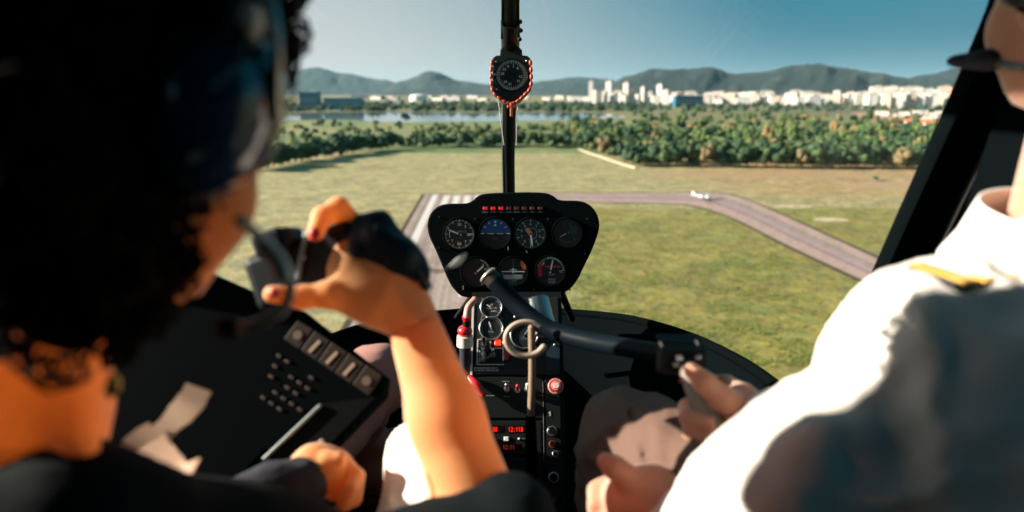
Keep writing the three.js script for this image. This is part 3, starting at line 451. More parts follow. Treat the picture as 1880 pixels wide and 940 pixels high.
gauge(P, panel, 843.5, 430, 27.5, (x) => { bg(x); ticks(x, 60, 112, 124, 3.4); ticks(x, 12, 100, 124, 6); nums(x, [['10', 0], ['3', 38], ['30', 92], ['7', 140], ['60', 180], ['7', 228]], 82, 33); word(x, 'KNOTS', 150, 106, 24, '#9a9a94'); x.strokeStyle = '#e8e8e0'; x.lineWidth = 7; x.beginPath(); x.arc(128, 128, 84, R(160), R(205)); x.stroke(); }, [[-68, 0.86, 0.055]]);
gauge(P, panel, 909.5, 429, 28, (x) => { bg(x, '#0b0f10'); x.fillStyle = '#0b4b86'; x.beginPath(); x.arc(128, 128, 122, Math.PI, 0); x.fill(); x.fillStyle = '#100a08'; x.beginPath(); x.arc(128, 132, 80, 0, Math.PI); x.fill(); for (const a of [-58, -30, 30, 58]) { const s = Math.sin(R(a)), c = Math.cos(R(a)); x.strokeStyle = '#e8e0c8'; x.lineWidth = 7; x.beginPath(); x.moveTo(128 + s * 92, 128 - c * 92); x.lineTo(128 + s * 112, 128 - c * 112); x.stroke(); } x.fillStyle = '#eee8d8'; for (const [y, k] of [[22, 1], [64, -1]]) { x.beginPath(); x.moveTo(128, y + 20 * k); x.lineTo(116, y); x.lineTo(140, y); x.fill(); } x.fillStyle = '#c9a48c'; x.fillRect(62, 124, 56, 9); x.fillRect(140, 124, 56, 9); x.fillStyle = '#ddd'; x.fillRect(6, 124, 28, 7); x.fillRect(222, 124, 28, 7); word(x, 'PULL', 128, 168, 20, '#7d6a60'); });
gauge(P, panel, 974, 429, 27.5, (x) => { bg(x, '#10201f'); ticks(x, 50, 114, 122, 3, 0, Math.PI * 2, 1, '#9fb4ae'); ticks(x, 10, 98, 122, 7, 0, Math.PI * 2, 1, '#b8c8c2'); nums(x, [['0', 0], ['1', 36], ['2', 72], ['3', 108], ['4', 144], ['5', 180], ['6', 216], ['7', 252], ['8', 288], ['9', 324]], 80, 32, '#a8bcb8'); x.strokeStyle = '#8fa5a2'; x.lineWidth = 5; x.beginPath(); x.arc(128, 128, 54, -1.2, 1.9); x.stroke(); word(x, 'ALT', 128, 84, 20, '#9fb0ae'); }, [[172, 0.9, 0.06], [-42, 0.5, 0.13, M(0.75, 0.28, 0.18, 0.5)]]);
gauge(P, panel, 1041, 428, 26, (x) => { bg(x, '#0b1214'); ticks(x, 24, 108, 120, 3, 0, Math.PI * 2, 1, '#2f4248'); nums(x, [['1', -18], ['5', 18], ['2', 130], ['3', 165], ['2', 200], ['0', 225]], 84, 30, '#3a5660'); x.fillStyle = '#123040'; x.fillRect(150, 60, 76, 80); word(x, 'MP', 128, 214, 20, '#2e464c'); }, [[-118, 0.62, 0.03, M(0.5, 0.5, 0.48, 0.5)]]);
gauge(P, panel, 875, 500, 26.5, (x) => { bg(x, '#0b0f10'); ticks(x, 40, 108, 122, 4, R(20), R(160)); nums(x, [['2', 42], ['10', 72], ['15', 98], ['20', 122]], 86, 30); }, [[48, 0.72, 0.055]]);
{ const g = gauge(P, panel, 942, 499, 26, (x) => { bg(x, '#0b1012'); ticks(x, 36, 112, 122, 3, 0, Math.PI * 2, 1, '#39484a'); x.fillStyle = '#3a4448'; x.fillRect(120, 10, 16, 76); word(x, 'L', 40, 150, 24, '#bbb'); word(x, 'R', 216, 150, 24, '#bbb'); word(x, '2 MIN', 128, 208, 24, '#8d9896'); word(x, 'NO PITCH', 128, 232, 16, '#76807e'); });
  const k = 26 * 1.55 / FOCAL, w = M(0.85, 0.84, 0.8, 0.5); mesh('aircraft_symbol', join([box(k * 1.62, k * 0.07, 0.0006, 0, k * 0.02, 0.0055), box(k * 0.1, k * 0.36, 0.0008, 0, k * 0.08, 0.0056), box(k * 0.5, k * 0.05, 0.0006, 0, k * 0.14, 0.00555)]), w, g);
  mesh('slip_ball', new THREE.CapsuleGeometry(k * 0.16, k * 1.05, 4, 12).scale(1, 1, 0.04).rotateZ(Math.PI / 2).translate(0, -k * 0.36, 0.0055), M(0.35, 0.38, 0.38, 0.4), g);
  mesh('flag', new THREE.CircleGeometry(1, 20).scale(k * 0.17, k * 0.36, 1).rotateZ(0.35).translate(k * 0.72, k * 0.48, 0.0056), M(0.7, 0.14, 0.02, 0.5), g); }
gauge(P, panel, 1010.5, 497, 26.5, (x) => { bg(x, '#0b1012'); ticks(x, 24, 104, 122, 4, R(-70), R(95)); x.strokeStyle = '#9fd6b4'; x.lineWidth = 9; x.beginPath(); x.arc(128, 128, 114, R(-105), R(-40)); x.stroke(); x.strokeStyle = '#c0222c'; x.lineWidth = 34; x.beginPath(); x.arc(128, 128, 96, R(150), R(222)); x.stroke(); x.fillStyle = '#a3283a'; x.fillRect(84, 82, 130, 20); word(x, 'E', 70, 60, 24); nums(x, [['20', -48], ['15', 95]], 90, 24, '#c8c8c0'); word(x, 'IN HG', 140, 160, 20, '#aab'); word(x, 'PRESS', 140, 206, 24, '#aab4b4'); word(x, 'HEAD', 140, 230, 24, '#aab4b4'); }, [[12, 0.86, 0.05]]);
{ // warning lights, clock knob, adjusters, screws
  const lens = [M(0.55, 0.01, 0.03, 0.4, { emissive: C(0.5, 0.005, 0.015), emissiveIntensity: 0.22 }), M(0.14, 0.025, 0.025, 0.4)], names = ['CLUTCH', 'MR TEMP', 'OIL', 'CARBON', 'LOW FUEL', 'ALT', 'RPM', 'GOV'];
  names.forEach((t, i) => { const c = P.uv(891 + i * 14.4, 382.5); const w = partGroup('warning_light', panel); w.position.set(c.x, c.y, 0.0005); mesh('lens', box(0.0105, 0.007, 0.003, 0, 0, 0.001, 0.001), lens[i < 3 ? 0 : 1], w); mesh('lens_frame', join([box(0.0145, 0.0012, 0.003, 0, 0.0046, 0.001), box(0.0145, 0.0012, 0.003, 0, -0.0046, 0.001)]), black, w);
    mesh('caption', new THREE.PlaneGeometry(0.017, 0.005).translate(0, -0.0085, 0.0005), new THREE.MeshStandardMaterial({ roughness: 0.7, map: canvasTex(128, 38, (x) => { x.fillStyle = '#0b1112'; x.fillRect(0, 0, 128, 38); word(x, t, 64, 20, 24, '#b8b8b0'); }) }), w); });
  const knob = (px, py, r, m) => { const c = P.uv(px, py), g = partGroup('adjuster_knob', panel); g.position.set(c.x, c.y, 0); mesh('knob', new THREE.CylinderGeometry(r * 0.9, r, 0.011, 20).rotateX(Math.PI / 2).translate(0, 0, 0.006), m, g); mesh('knob_mark', box(r * 0.25, r * 1.5, 0.0006, 0, 0, 0.0118), M(0.5, 0.5, 0.48), g); };
  knob(933, 456, 0.0055, gloss); knob(851, 528, 0.006, gloss); knob(967, 462, 0.003, black);
  for (const [px, py] of [[806, 398], [806, 455], [872, 402], [942, 402], [1006, 402], [1078, 402], [1074, 466], [1046, 532], [846, 470], [905, 535], [980, 532], [820, 490]]) { const c = P.uv(px, py); mesh('screw', new THREE.CylinderGeometry(0.0022, 0.0024, 0.0014, 10).rotateX(Math.PI / 2).translate(c.x, c.y, 0.0008), M(0.06, 0.065, 0.065, 0.4, { metalness: 0.6 }), panel); }
}
// ---------------------------------------------------------------- centre console
const K = new Face(950, 620, 1.45, 20);
const kone = K.place(thing('centre_console', 'black centre console with small dials, switches and red radio digits', 'console'));
const kbox = (name, x0, y0, x1, y1, h, mat, parent = kone, z = 0, r = 0.0015) => { const a = K.uv(x0, y0), b = K.uv(x1, y1); return mesh(name, box(Math.abs(b.x - a.x), Math.abs(a.y - b.y), h, (a.x + b.x) / 2, (a.y + b.y) / 2, z + h / 2, Math.min(r, h * 0.45)), mat, parent); };
const flatShape = (F, pts, h, z) => new THREE.ExtrudeGeometry(new THREE.Shape(uvs(F, pts)), { depth: h, bevelEnabled: false }).translate(0, 0, z);
mesh('housing', flatShape(K, [[866, 536], [1030, 536], [1036, 700], [1040, 960], [858, 960], [862, 700]], 0.2, -0.2), M(0.005, 0.008, 0.0085, 0.7, { specularIntensity: 0.25, bumpMap: speckle, bumpScale: 0.0002 }), kone);
mesh('edge_trim', flatShape(K, [[867, 546], [871, 546], [867, 690], [863, 690]], 0.004, 0.0005), M(0.7, 0.66, 0.6, 0.4), kone);
kbox('upper_plate', 873, 546, 1028, 688, 0.003, M(0.012, 0.015, 0.016, 0.5, { specularIntensity: 0.5 })); kbox('switch_plate', 868, 693, 996, 768, 0.003, M(0.006, 0.009, 0.0095, 0.5, { specularIntensity: 0.4 })); kbox('side_plate', 1000, 693, 1034, 955, 0.003, M(0.006, 0.009, 0.0095, 0.5, { specularIntensity: 0.4 })); kbox('side_trim', 996.5, 700, 998.5, 850, 0.004, M(0.25, 0.25, 0.24, 0.4));
const kg = (px, py, r, draw, n) => { const g = gauge(K, kone, px, py, r, draw, n, { s: 1.46, bezel: silver }); g.position.z = 0.003; for (const a of [45, 135, 225, 315]) { const c = K.uv(px, py), q = r * 1.28 * 1.46 / FOCAL; mesh('screw', new THREE.CylinderGeometry(0.0022, 0.0025, 0.002, 10).rotateX(Math.PI / 2).translate(c.x + Math.cos(R(a)) * q, c.y + Math.sin(R(a)) * q, 0.004), silver, kone); } };
kg(902, 566, 18.5, (x) => { bg(x); ticks(x, 20, 104, 120, 4, R(-140), R(140)); word(x, '11', 128, 92, 36); word(x, 'AMMETER', 128, 138, 30, '#c8c8c4'); word(x, 'AMPS', 160, 178, 26, '#c8c8c4'); }, [[-60, 0.6, 0.05]]);
kg(902, 604, 20, (x) => { bg(x); ticks(x, 20, 104, 120, 4, R(-120), R(120)); word(x, 'FUEL', 128, 170, 30, '#8fa0a8'); }, [[-20, 0.7, 0.06]]);
kg(962, 617, 23, (x) => { bg(x, '#0c1216'); ticks(x, 16, 104, 120, 4, R(-120), R(120), 1, '#4a5a66'); word(x, 'TEMP', 128, 160, 28, '#5f7890'); }, [[35, 0.7, 0.05, M(0.3, 0.4, 0.5, 0.4)]]);
for (const [x0, y0, x1, y1] of [[876, 623, 901, 624.5], [876, 623, 877.5, 670], [876, 669, 925, 670.5], [899.5, 624, 901, 640], [900, 639, 925, 640.5], [880, 644, 881.5, 666], [950, 607, 967, 608.5], [954, 638, 972, 639.5]]) kbox('printed_line', x0, y0, x1, y1, 0.0004, M(0.6, 0.6, 0.58), kone, 0.003, 0);
const toggle = (px, py, mat, lean = 0) => { const c = K.uv(px, py), g = partGroup('toggle_switch', kone); g.position.set(c.x, c.y, 0.003); mesh('collar', new THREE.CylinderGeometry(0.0055, 0.006, 0.004, 14).rotateX(Math.PI / 2).translate(0, 0, 0.002), silver, g); mesh('lever', cylBetween(V(0, 0, 0.003), V(lean, 0.006, 0.019), 0.0022, 0.0036, 12), mat, g); mesh('tip', new THREE.SphereGeometry(0.0038, 12, 8).translate(lean, 0.006, 0.019), mat, g); };
for (const [x, y, m] of [[889, 632, black], [887, 650, white], [887, 660, white], [905, 652, silver], [895, 655, black], [930, 715, silver], [950, 717, red], [968, 715, white]]) toggle(x, y, m);
kbox('indicator_lamp', 908, 624, 920, 636, 0.006, M(0.75, 0.07, 0.03, 0.3, { emissive: C(0.8, 0.04, 0.01), emissiveIntensity: 0.25 }), kone, 0.003, 0.002);
kbox('red_guard', 926, 632, 934, 662, 0.008, red, kone, 0.003, 0.002); kbox('guard_edge', 923, 628, 925, 664, 0.009, white, kone, 0.003, 0.001);
{ const strokes = (w, rows) => canvasTex(256, 64, (x) => { x.fillStyle = '#0b1112'; x.fillRect(0, 0, 256, 64); const r = rng(w); x.fillStyle = '#c9c9c2'; for (let j = 0; j < rows; j++) { let p = 4; while (p < 246) { const l = 4 + r() * 9; x.fillRect(p, 8 + j * 27, l, 14); p += l + 3 + (r() > 0.8 ? 7 : 0); } } });
  const print = (x0, y0, x1, y1, t) => { const a = K.uv(x0, y0), b = K.uv(x1, y1); mesh('print', new THREE.PlaneGeometry(b.x - a.x, a.y - b.y).translate((a.x + b.x) / 2, (a.y + b.y) / 2, 0.0036), new THREE.MeshStandardMaterial({ map: t, roughness: 0.6 }), kone); };
  print(870, 674, 916, 684, strokes(5, 2)); print(922, 700, 936, 703, strokes(6, 1)); print(923, 728, 936, 731, strokes(7, 1)); print(892, 726, 908, 729, strokes(8, 1)); print(984, 775, 992, 779, strokes(9, 1)); print(984, 786, 990, 796, strokes(10, 1));
  const seg = (t, col, bright) => new THREE.MeshStandardMaterial({ color: 0x050505, roughness: 0.25, emissive: 0xffffff, emissiveIntensity: bright, emissiveMap: canvasTex(256, 64, (x) => { x.fillStyle = '#000'; x.fillRect(0, 0, 256, 64); x.fillStyle = col; x.font = 'bold 56px monospace'; x.textBaseline = 'middle'; x.fillText(t, 6, 34); }) });
  kbox('radio', 872, 774, 994, 835, 0.004, M(0.006, 0.009, 0.0095, 0.5, { specularIntensity: 0.4 }));
  const disp = (x0, y0, x1, y1, m) => { const a = K.uv(x0, y0), b = K.uv(x1, y1); mesh('radio_display', new THREE.PlaneGeometry(b.x - a.x, a.y - b.y).translate((a.x + b.x) / 2, (a.y + b.y) / 2, 0.0046), m, kone); };
  disp(904, 782, 926, 795, seg('188', '#ff1a14', 0.7)); disp(932, 782, 967, 795, seg('12:118', '#ff1a14', 0.7)); disp(922, 815, 956, 827, seg('12:11', '#a03018', 0.3));
  kbox('radio_key', 925, 802, 934, 811, 0.003, white, kone, 0.004); kbox('radio_key', 951, 804, 955, 808, 0.003, white, kone, 0.004); kbox('radio_key', 958, 805, 967, 807, 0.001, silver, kone, 0.004);
  kbox('radio', 872, 842, 994, 905, 0.004, M(0.006, 0.009, 0.0095, 0.5, { specularIntensity: 0.4 })); }
{ // right column knobs, the red button and levers
  const knob = (px, py, r, m, top) => { const c = K.uv(px, py), g = partGroup('knob', kone); g.position.set(c.x, c.y, 0.003); mesh('skirt', new THREE.CylinderGeometry(r, r * 1.08, 0.007, 24).rotateX(Math.PI / 2).translate(0, 0, 0.0035), black, g); mesh('ring', new THREE.TorusGeometry(r * 0.92, r * 0.12, 8, 28).translate(0, 0, 0.0075), m, g); mesh('cap', new THREE.CylinderGeometry(r * 0.62, r * 0.7, 0.011, 20).rotateX(Math.PI / 2).translate(0, 0, 0.012), top ?? gloss, g); return g; };
  knob(1013, 792, 0.0095, silver); knob(1014, 816, 0.007, M(0.25, 0.02, 0.02, 0.4)); knob(1019, 834, 0.006, silver); knob(1016, 877, 0.01, silver); knob(1016, 915, 0.01, black);
  const g = partGroup('push_button', kone), c = K.uv(1020, 710); g.position.set(c.x, c.y, 0.003); mesh('collar', new THREE.TorusGeometry(0.0145, 0.0018, 10, 32).translate(0, 0, 0.004), M(0.65, 0.3, 0.25, 0.4), g); mesh('button', new THREE.CylinderGeometry(0.012, 0.0125, 0.012, 28).rotateX(Math.PI / 2).translate(0, 0, 0.006), red, g); mesh('button_ring', new THREE.TorusGeometry(0.0088, 0.0009, 8, 28).translate(0, 0, 0.0122), M(0.85, 0.4, 0.38, 0.4), g); mesh('button_cap', new THREE.CylinderGeometry(0.006, 0.007, 0.004, 20).rotateX(Math.PI / 2).translate(0, 0, 0.0135), M(0.85, 0.6, 0.55, 0.4), g);
  const n = K.uv(1009, 760); mesh('numeral', new THREE.PlaneGeometry(0.008, 0.012).translate(n.x, n.y, 0.0036), new THREE.MeshStandardMaterial({ roughness: 0.6, map: canvasTex(32, 48, (x) => { x.fillStyle = '#0d1213'; x.fillRect(0, 0, 32, 48); word(x, '1', 16, 25, 46, '#d8d8d0'); }) }), kone);
  const a = K.uv(863, 695).setZ(0.012), b = K.uv(887, 727).setZ(0.02); mesh('red_lever', tube([a, a.clone().lerp(b, 0.5).setZ(0.022), b], (t) => 0.006 + 0.005 * Math.sin(Math.PI * Math.min(1, t * 1.1)), 24, 12), red, kone);
  mesh('blue_panel', flatShape(K, [[1003, 632], [1027, 632], [1027, 680], [1003, 680]], 0.002, 0.003), M(0.015, 0.03, 0.045, 0.3), kone);
  for (const [px, py] of [[1018, 634], [947, 572], [945, 583]]) { const s = K.uv(px, py); mesh('screw', new THREE.SphereGeometry(0.003, 10, 8).translate(s.x, s.y, 0.006), silver, kone); }
}
{ // red mushroom knob at the console's left shoulder
  const o = thing('shutoff_knob', 'red domed knob on a pale base left of the centre console', 'knob', at(854, 632, 1.42)); const up = V(0, 1, 0);
  mesh('base', new THREE.CylinderGeometry(0.0165, 0.0175, 0.022, 24).translate(0, 0.008, 0), M(0.7, 0.66, 0.58, 0.5), o); mesh('dome', new THREE.SphereGeometry(0.0155, 24, 14).scale(1, 0.85, 1).translate(0, 0.029, 0), red, o); mesh('stem', new THREE.CylinderGeometry(0.006, 0.008, 0.02, 14).translate(0.003, 0.05, 0), black, o); mesh('cap', new THREE.CylinderGeometry(0.01, 0.008, 0.008, 18).translate(0.004, 0.056, 0), red, o); mesh('pipe', tube([V(0.004, 0.06, 0), V(0.008, 0.078, -0.01), V(0.02, 0.09, -0.02)], 0.0075, 16, 10), M(0.6, 0.25, 0.2, 0.5), o); mesh('support', new THREE.CylinderGeometry(0.012, 0.014, 0.3, 16).translate(0, -0.15, 0), M(0.03, 0.04, 0.06, 0.4), o);
}
// ---------------------------------------------------------------- cyclic control
{
  const o = thing('cyclic_control', 'black T-bar cyclic with open tube end and upright post before the console', 'control stick', at(978, 1010, 1.28)); const w = (g) => world(g);
  const bar = [at(908, 517, 1.2), at(945, 556, 1.19), at(985, 590, 1.17), at(1025, 611, 1.15), at(1085, 627, 1.1), at(1160, 640, 1.02), at(1235, 652, 0.95)];
  mesh('cross_tube', w(tube(bar.slice(), (t) => t < 0.03 ? 0.0155 : 0.0165 - 0.003 * t, 80, 18)), M(0.003, 0.007, 0.011, 0.5, { specularIntensity: 0.1 }), o);
  const dir = bar[0].clone().sub(bar[1]).normalize(), q = new THREE.Quaternion().setFromUnitVectors(V(0, 0, 1), dir);
  const rg = new THREE.TorusGeometry(0.0152, 0.0022, 10, 32).applyQuaternion(q); const e = bar[0].clone().addScaledVector(dir, 0.017); rg.translate(e.x, e.y, e.z); mesh('end_ring', w(rg), M(0.75, 0.68, 0.6, 0.3, { metalness: 0.5 }), o);
  const sl = cylBetween(bar[0].clone(), e, 0.0155, 0.0155, 28); mesh('end_sleeve', w(sl), M(0.02, 0.016, 0.014, 0.5), o);
  mesh('hub', w(cylBetween(at(1003, 612, 1.2), at(989, 549, 1.23), 0.0195, 0.0175, 28)), M(0.4, 0.42, 0.44, 0.4, { metalness: 0.8 }), o);
  const ht = at(989, 549, 1.23); const cr = new THREE.TorusGeometry(0.0168, 0.0018, 8, 28).rotateX(Math.PI / 2 - 0.1).translate(ht.x, ht.y, ht.z); mesh('hub_rim', w(cr), silver, o);
  mesh('post', w(tube([at(976, 602, 1.16), at(977, 660, 1.17), at(976, 720, 1.18), at(974, 768, 1.19)], 0.0062, 30, 12)), M(0.24, 0.18, 0.13, 0.6, { bumpMap: speckle, bumpScale: 0.0006 }), o);
  mesh('post_boot', w(tube([at(974, 768, 1.19), at(976, 860, 1.22), at(978, 1010, 1.28)], (t) => 0.009 + 0.008 * t, 20, 14)), blackMatte, o);
  mesh('ring_handle', w(tube(Array.from({ length: 15 }, (_, i) => { const a = R(-30 - i * 20); return at(966 + Math.cos(a) * 37, 622 - Math.sin(a) * 31, 1.13); }), (t) => 0.0062 - 0.002 * t, 60, 12)), M(0.36, 0.29, 0.23, 0.5, { bumpMap: speckle, bumpScale: 0.0004 }), o);
  // grip with its switch head
  const top = at(1262, 668, 0.86), bot = at(1322, 805, 0.8);
  mesh('grip', w(tube([at(1266, 682, 0.84), at(1281, 715, 0.815), at(1296, 755, 0.795), at(1318, 806, 0.785)], (t) => 0.0125 + 0.003 * Math.sin(t * 3.1), 30, 16)), M(0.22, 0.18, 0.15, 0.75, { bumpMap: speckle, bumpScale: 0.0008 }), o);
  const hd = new RoundedBoxGeometry(0.058, 0.045, 0.035, 3, 0.006); hd.rotateZ(-0.1).rotateX(-0.35); const hp = at(1250, 657, 0.88); hd.translate(hp.x, hp.y, hp.z); mesh('switch_head', w(hd), black, o);
  const lid = new RoundedBoxGeometry(0.056, 0.004, 0.036, 2, 0.001).rotateZ(-0.02).rotateX(0.25); const lp = at(1250, 630, 0.87); lid.translate(lp.x, lp.y, lp.z); mesh('head_lid', w(lid), black, o);
  for (const [px, py, m] of [[1247, 657, white], [1281, 655, silver], [1241, 668, silver], [1262, 657, black]]) { const b = at(px, py, 0.852); mesh('thumb_switch', w(new RoundedBoxGeometry(0.008, 0.005, 0.01, 2, 0.0015).rotateZ(0.2).translate(b.x, b.y, b.z)), m, o); }
  for (const [px, py] of [[1213, 632], [1279, 629]]) { const b = at(px, py, 0.85); mesh('corner_clip', w(new RoundedBoxGeometry(0.003, 0.007, 0.004, 1, 0.001).rotateZ(0.5).translate(b.x, b.y, b.z)), M(0.6, 0.58, 0.54, 0.4), o); }
  const rd = at(1248, 700, 0.87); mesh('trigger_light', w(new THREE.SphereGeometry(0.0018, 8, 6).translate(rd.x, rd.y, rd.z)), red, o);
  mesh('head_neck', w(cylBetween(at(1235, 652, 0.95), at(1250, 660, 0.88), 0.014, 0.014, 16)), black, o);
}
// ---------------------------------------------------------------- compass and rosary on the centre post
const Q = new Face(937, 140, 1.5);
{
  const o = Q.place(thing('compass', 'black magnetic compass with round white dial on the centre post', 'compass'));
  const pts = [[906, 108], [911, 104], [919, 103], [920, 92], [923, 88], [952, 88], [956, 92], [957, 103], [967, 104], [972, 108], [973, 160], [968, 166], [955, 180], [948, 184], [928, 184], [920, 180], [909, 170], [905, 162]];
  mesh('housing', new THREE.ExtrudeGeometry(new THREE.Shape(uvs(Q, pts)), { depth: 0.026, bevelThickness: 0.004, bevelSize: 0.003, bevelSegments: 3 }).translate(0, 0, -0.03), M(0.012, 0.016, 0.017, 0.4), o);
  const c = Q.uv(939, 138), r = 28.5 * 1.5 / FOCAL; mesh('dial', unitDial.clone().scale(r, r, 1).translate(c.x, c.y, 0.0008), new THREE.MeshStandardMaterial({ roughness: 0.5, map: canvasTex(256, 256, (x) => { bg(x, '#0a1012'); ticks(x, 72, 106, 124, 3); ticks(x, 36, 96, 124, 4); nums(x, [['33', -52], ['30', -82], ['N', -22], ['3', 12], ['6', 42], ['12', 100], ['15', 132], ['21', 190], ['24', 222]], 76, 28, '#d8d8d0'); x.strokeStyle = '#333'; x.lineWidth = 3; x.beginPath(); x.moveTo(128, 95); x.lineTo(128, 150); x.stroke(); }) }), o);
  mesh('dial_rim', new THREE.TorusGeometry(r * 1.04, 0.0016, 8, 44).translate(c.x, c.y, 0.0012), gloss, o);
  mesh('glass', unitDial.clone().scale(r, r, 1).translate(c.x, c.y, 0.0022), glass, o);
  const s = Q.uv(937, 84.5); mesh('clamp', new THREE.CylinderGeometry(0.0185, 0.0185, 0.006, 24).translate(s.x, s.y, -0.012), M(0.6, 0.6, 0.57, 0.35, { metalness: 0.7 }), o);
  for (const [px, py] of [[911, 114], [912, 164], [966, 112]]) { const k = Q.uv(px, py); mesh('screw', new THREE.SphereGeometry(0.0022, 8, 6).translate(k.x, k.y, 0.0012), silver, o); }
}
{
  const o = Q.place(thing('rosary', 'orange-red rosary with a small cross hung round the compass', 'rosary'));
  const bead = M(0.42, 0.05, 0.025, 0.45), path = [[903, 116], [902, 128], [901.5, 141], [902, 154], [904, 166], [909, 174], [917, 181], [926, 186.5], [933, 189.5], [943, 190], [951, 186], [958, 180], [965, 173], [971.5, 166], [975, 155], [975.5, 142], [975, 129], [974, 116]];
  const pp = path.map((p) => Q.uv(...p).setZ(0.004));
  mesh('cord', tube(pp, 0.0009, 60, 5), M(0.25, 0.05, 0.03, 0.8), o);
  for (let i = 0; i < pp.length; i++) { const a = pp[Math.max(0, i - 1)], b = pp[Math.min(pp.length - 1, i + 1)], ang = Math.atan2(b.y - a.y, b.x - a.x), g = new THREE.SphereGeometry(1, 12, 8).scale(0.0072, 0.0038, 0.004).rotateZ(ang).translate(pp[i].x, pp[i].y, pp[i].z); mesh('bead', g, bead, o); }
  const c = Q.uv(939, 201); mesh('cross', join([box(0.0062, 0.031, 0.005, c.x, c.y - 0.002, 0.008, 0.0014), box(0.019, 0.0062, 0.0046, c.x, c.y + 0.0045, 0.008, 0.0014)]), M(0.5, 0.08, 0.025, 0.45), o);
  for (const [x0, x1] of [[914, 925], [952, 948]]) mesh('string', tube([Q.uv(x0, 176).setZ(-0.002), Q.uv((x0 + x1) / 2 - 1, 215).setZ(-0.01), Q.uv(x1, 262).setZ(-0.03)], 0.0009, 20, 5), M(0.6, 0.65, 0.6, 0.5), o);
}
// ---------------------------------------------------------------- people
const skinMat = (r, g, b) => M(r, g, b, 0.8, { bumpMap: speckle, bumpScale: 0.0003, transmission: 0.5, thickness: 0 });
const tan = skinMat(0.9, 0.42, 0.15), fair = skinMat(0.72, 0.36, 0.23);
const weave = dataTex(256, (u, v) => { const a = Math.sin(u * 2 * Math.PI * 64), b = Math.sin(v * 2 * Math.PI * 64), d = 0.5 + 0.2 * a * b + 0.4 * (tile(u, v, 20, 61) - 0.5); return [d, d, d]; }, false); weave.repeat.set(9, 9);
const cloth = (r, g, b, o = {}) => M(r, g, b, 0.92, { bumpMap: weave, bumpScale: 0.0005, sheen: 0.15, ...o });
const turnTo = (f, roll = 0) => { const z = f.clone().normalize(), x = V(0, 1, 0).cross(z).normalize(), y = z.clone().cross(x), q = new THREE.Quaternion().setFromRotationMatrix(new THREE.Matrix4().makeBasis(x, y, z)); return q.multiply(new THREE.Quaternion().setFromAxisAngle(V(0, 0, 1), roll)); };
function headField() {        // faces +z, chin down; x>0 is the person's left
  const skull = blend([egg(V(0, 0.03, -0.012), 0.075, 0.092, 0.094), egg(V(0, -0.03, 0.03), 0.062, 0.088, 0.066), egg(V(0, -0.085, 0.045), 0.044, 0.034, 0.046), egg(V(0.034, -0.035, 0.066), 0.03, 0.034, 0.024), egg(V(-0.034, -0.035, 0.066), 0.03, 0.034, 0.024), cap(V(-0.032, 0.018, 0.078), V(0.032, 0.018, 0.078), 0.014)], 0.025);
  const feat = [cap(V(0, 0.008, 0.092), V(0, -0.03, 0.112), 0.007, 0.011), cap(V(-0.011, -0.034, 0.1), V(0.011, -0.034, 0.1), 0.008), cap(V(-0.018, -0.064, 0.09), V(0.018, -0.064, 0.09), 0.007), cap(V(-0.015, -0.075, 0.088), V(0.015, -0.075, 0.088), 0.008), egg(V(0, -0.1, 0.08), 0.018, 0.014, 0.014), ...[1, -1].flatMap((s) => [egg(V(s * 0.078, -0.008, -0.002), 0.008, 0.03, 0.018, new THREE.Quaternion().setFromAxisAngle(V(0, 1, 0), s * 0.35)), cap(V(s * 0.08, -0.03, 0.004), V(s * 0.078, -0.036, 0.004), 0.007)])];
  const all = blend([skull, ...feat], 0.01), eyes = [egg(V(-0.032, 0.002, 0.094), 0.014, 0.009, 0.012), egg(V(0.032, 0.002, 0.094), 0.014, 0.009, 0.012)];
  const f = (x, y, z) => { let d = all(x, y, z); for (const e of eyes) d = Math.max(d, -e(x, y, z)); return d; }; f.box = all.box; return f;
}
const eyeSet = (parent, q, p) => { for (const s of [-1, 1]) { const c = V(s * 0.032, 0.002, 0.082).applyQuaternion(q).add(p); mesh('eye', world(new THREE.SphereGeometry(0.0115, 14, 10).translate(c.x, c.y, c.z)), M(0.75, 0.72, 0.68, 0.2), parent); const i = V(s * 0.032, 0.002, 0.0905).applyQuaternion(q).add(p); mesh('iris', world(new THREE.SphereGeometry(0.0045, 12, 8).translate(i.x, i.y, i.z)), M(0.05, 0.025, 0.015, 0.1), parent); } };
const rumple = (fn, amp, sx, sy, sz, seed = 0) => { const f = (x, y, z) => { const d = fn(x, y, z); if (Math.abs(d) > 0.045) return d; const w = fbm(x * 5 + seed, y * 5, z * 5, 2) * 2.2; return d + amp * (Math.abs(fbm(x * sx + w, y * sy + w, z * sz + seed, 3) - 0.5) * 4 - 0.75); }; f.box = fn.box; return f; };

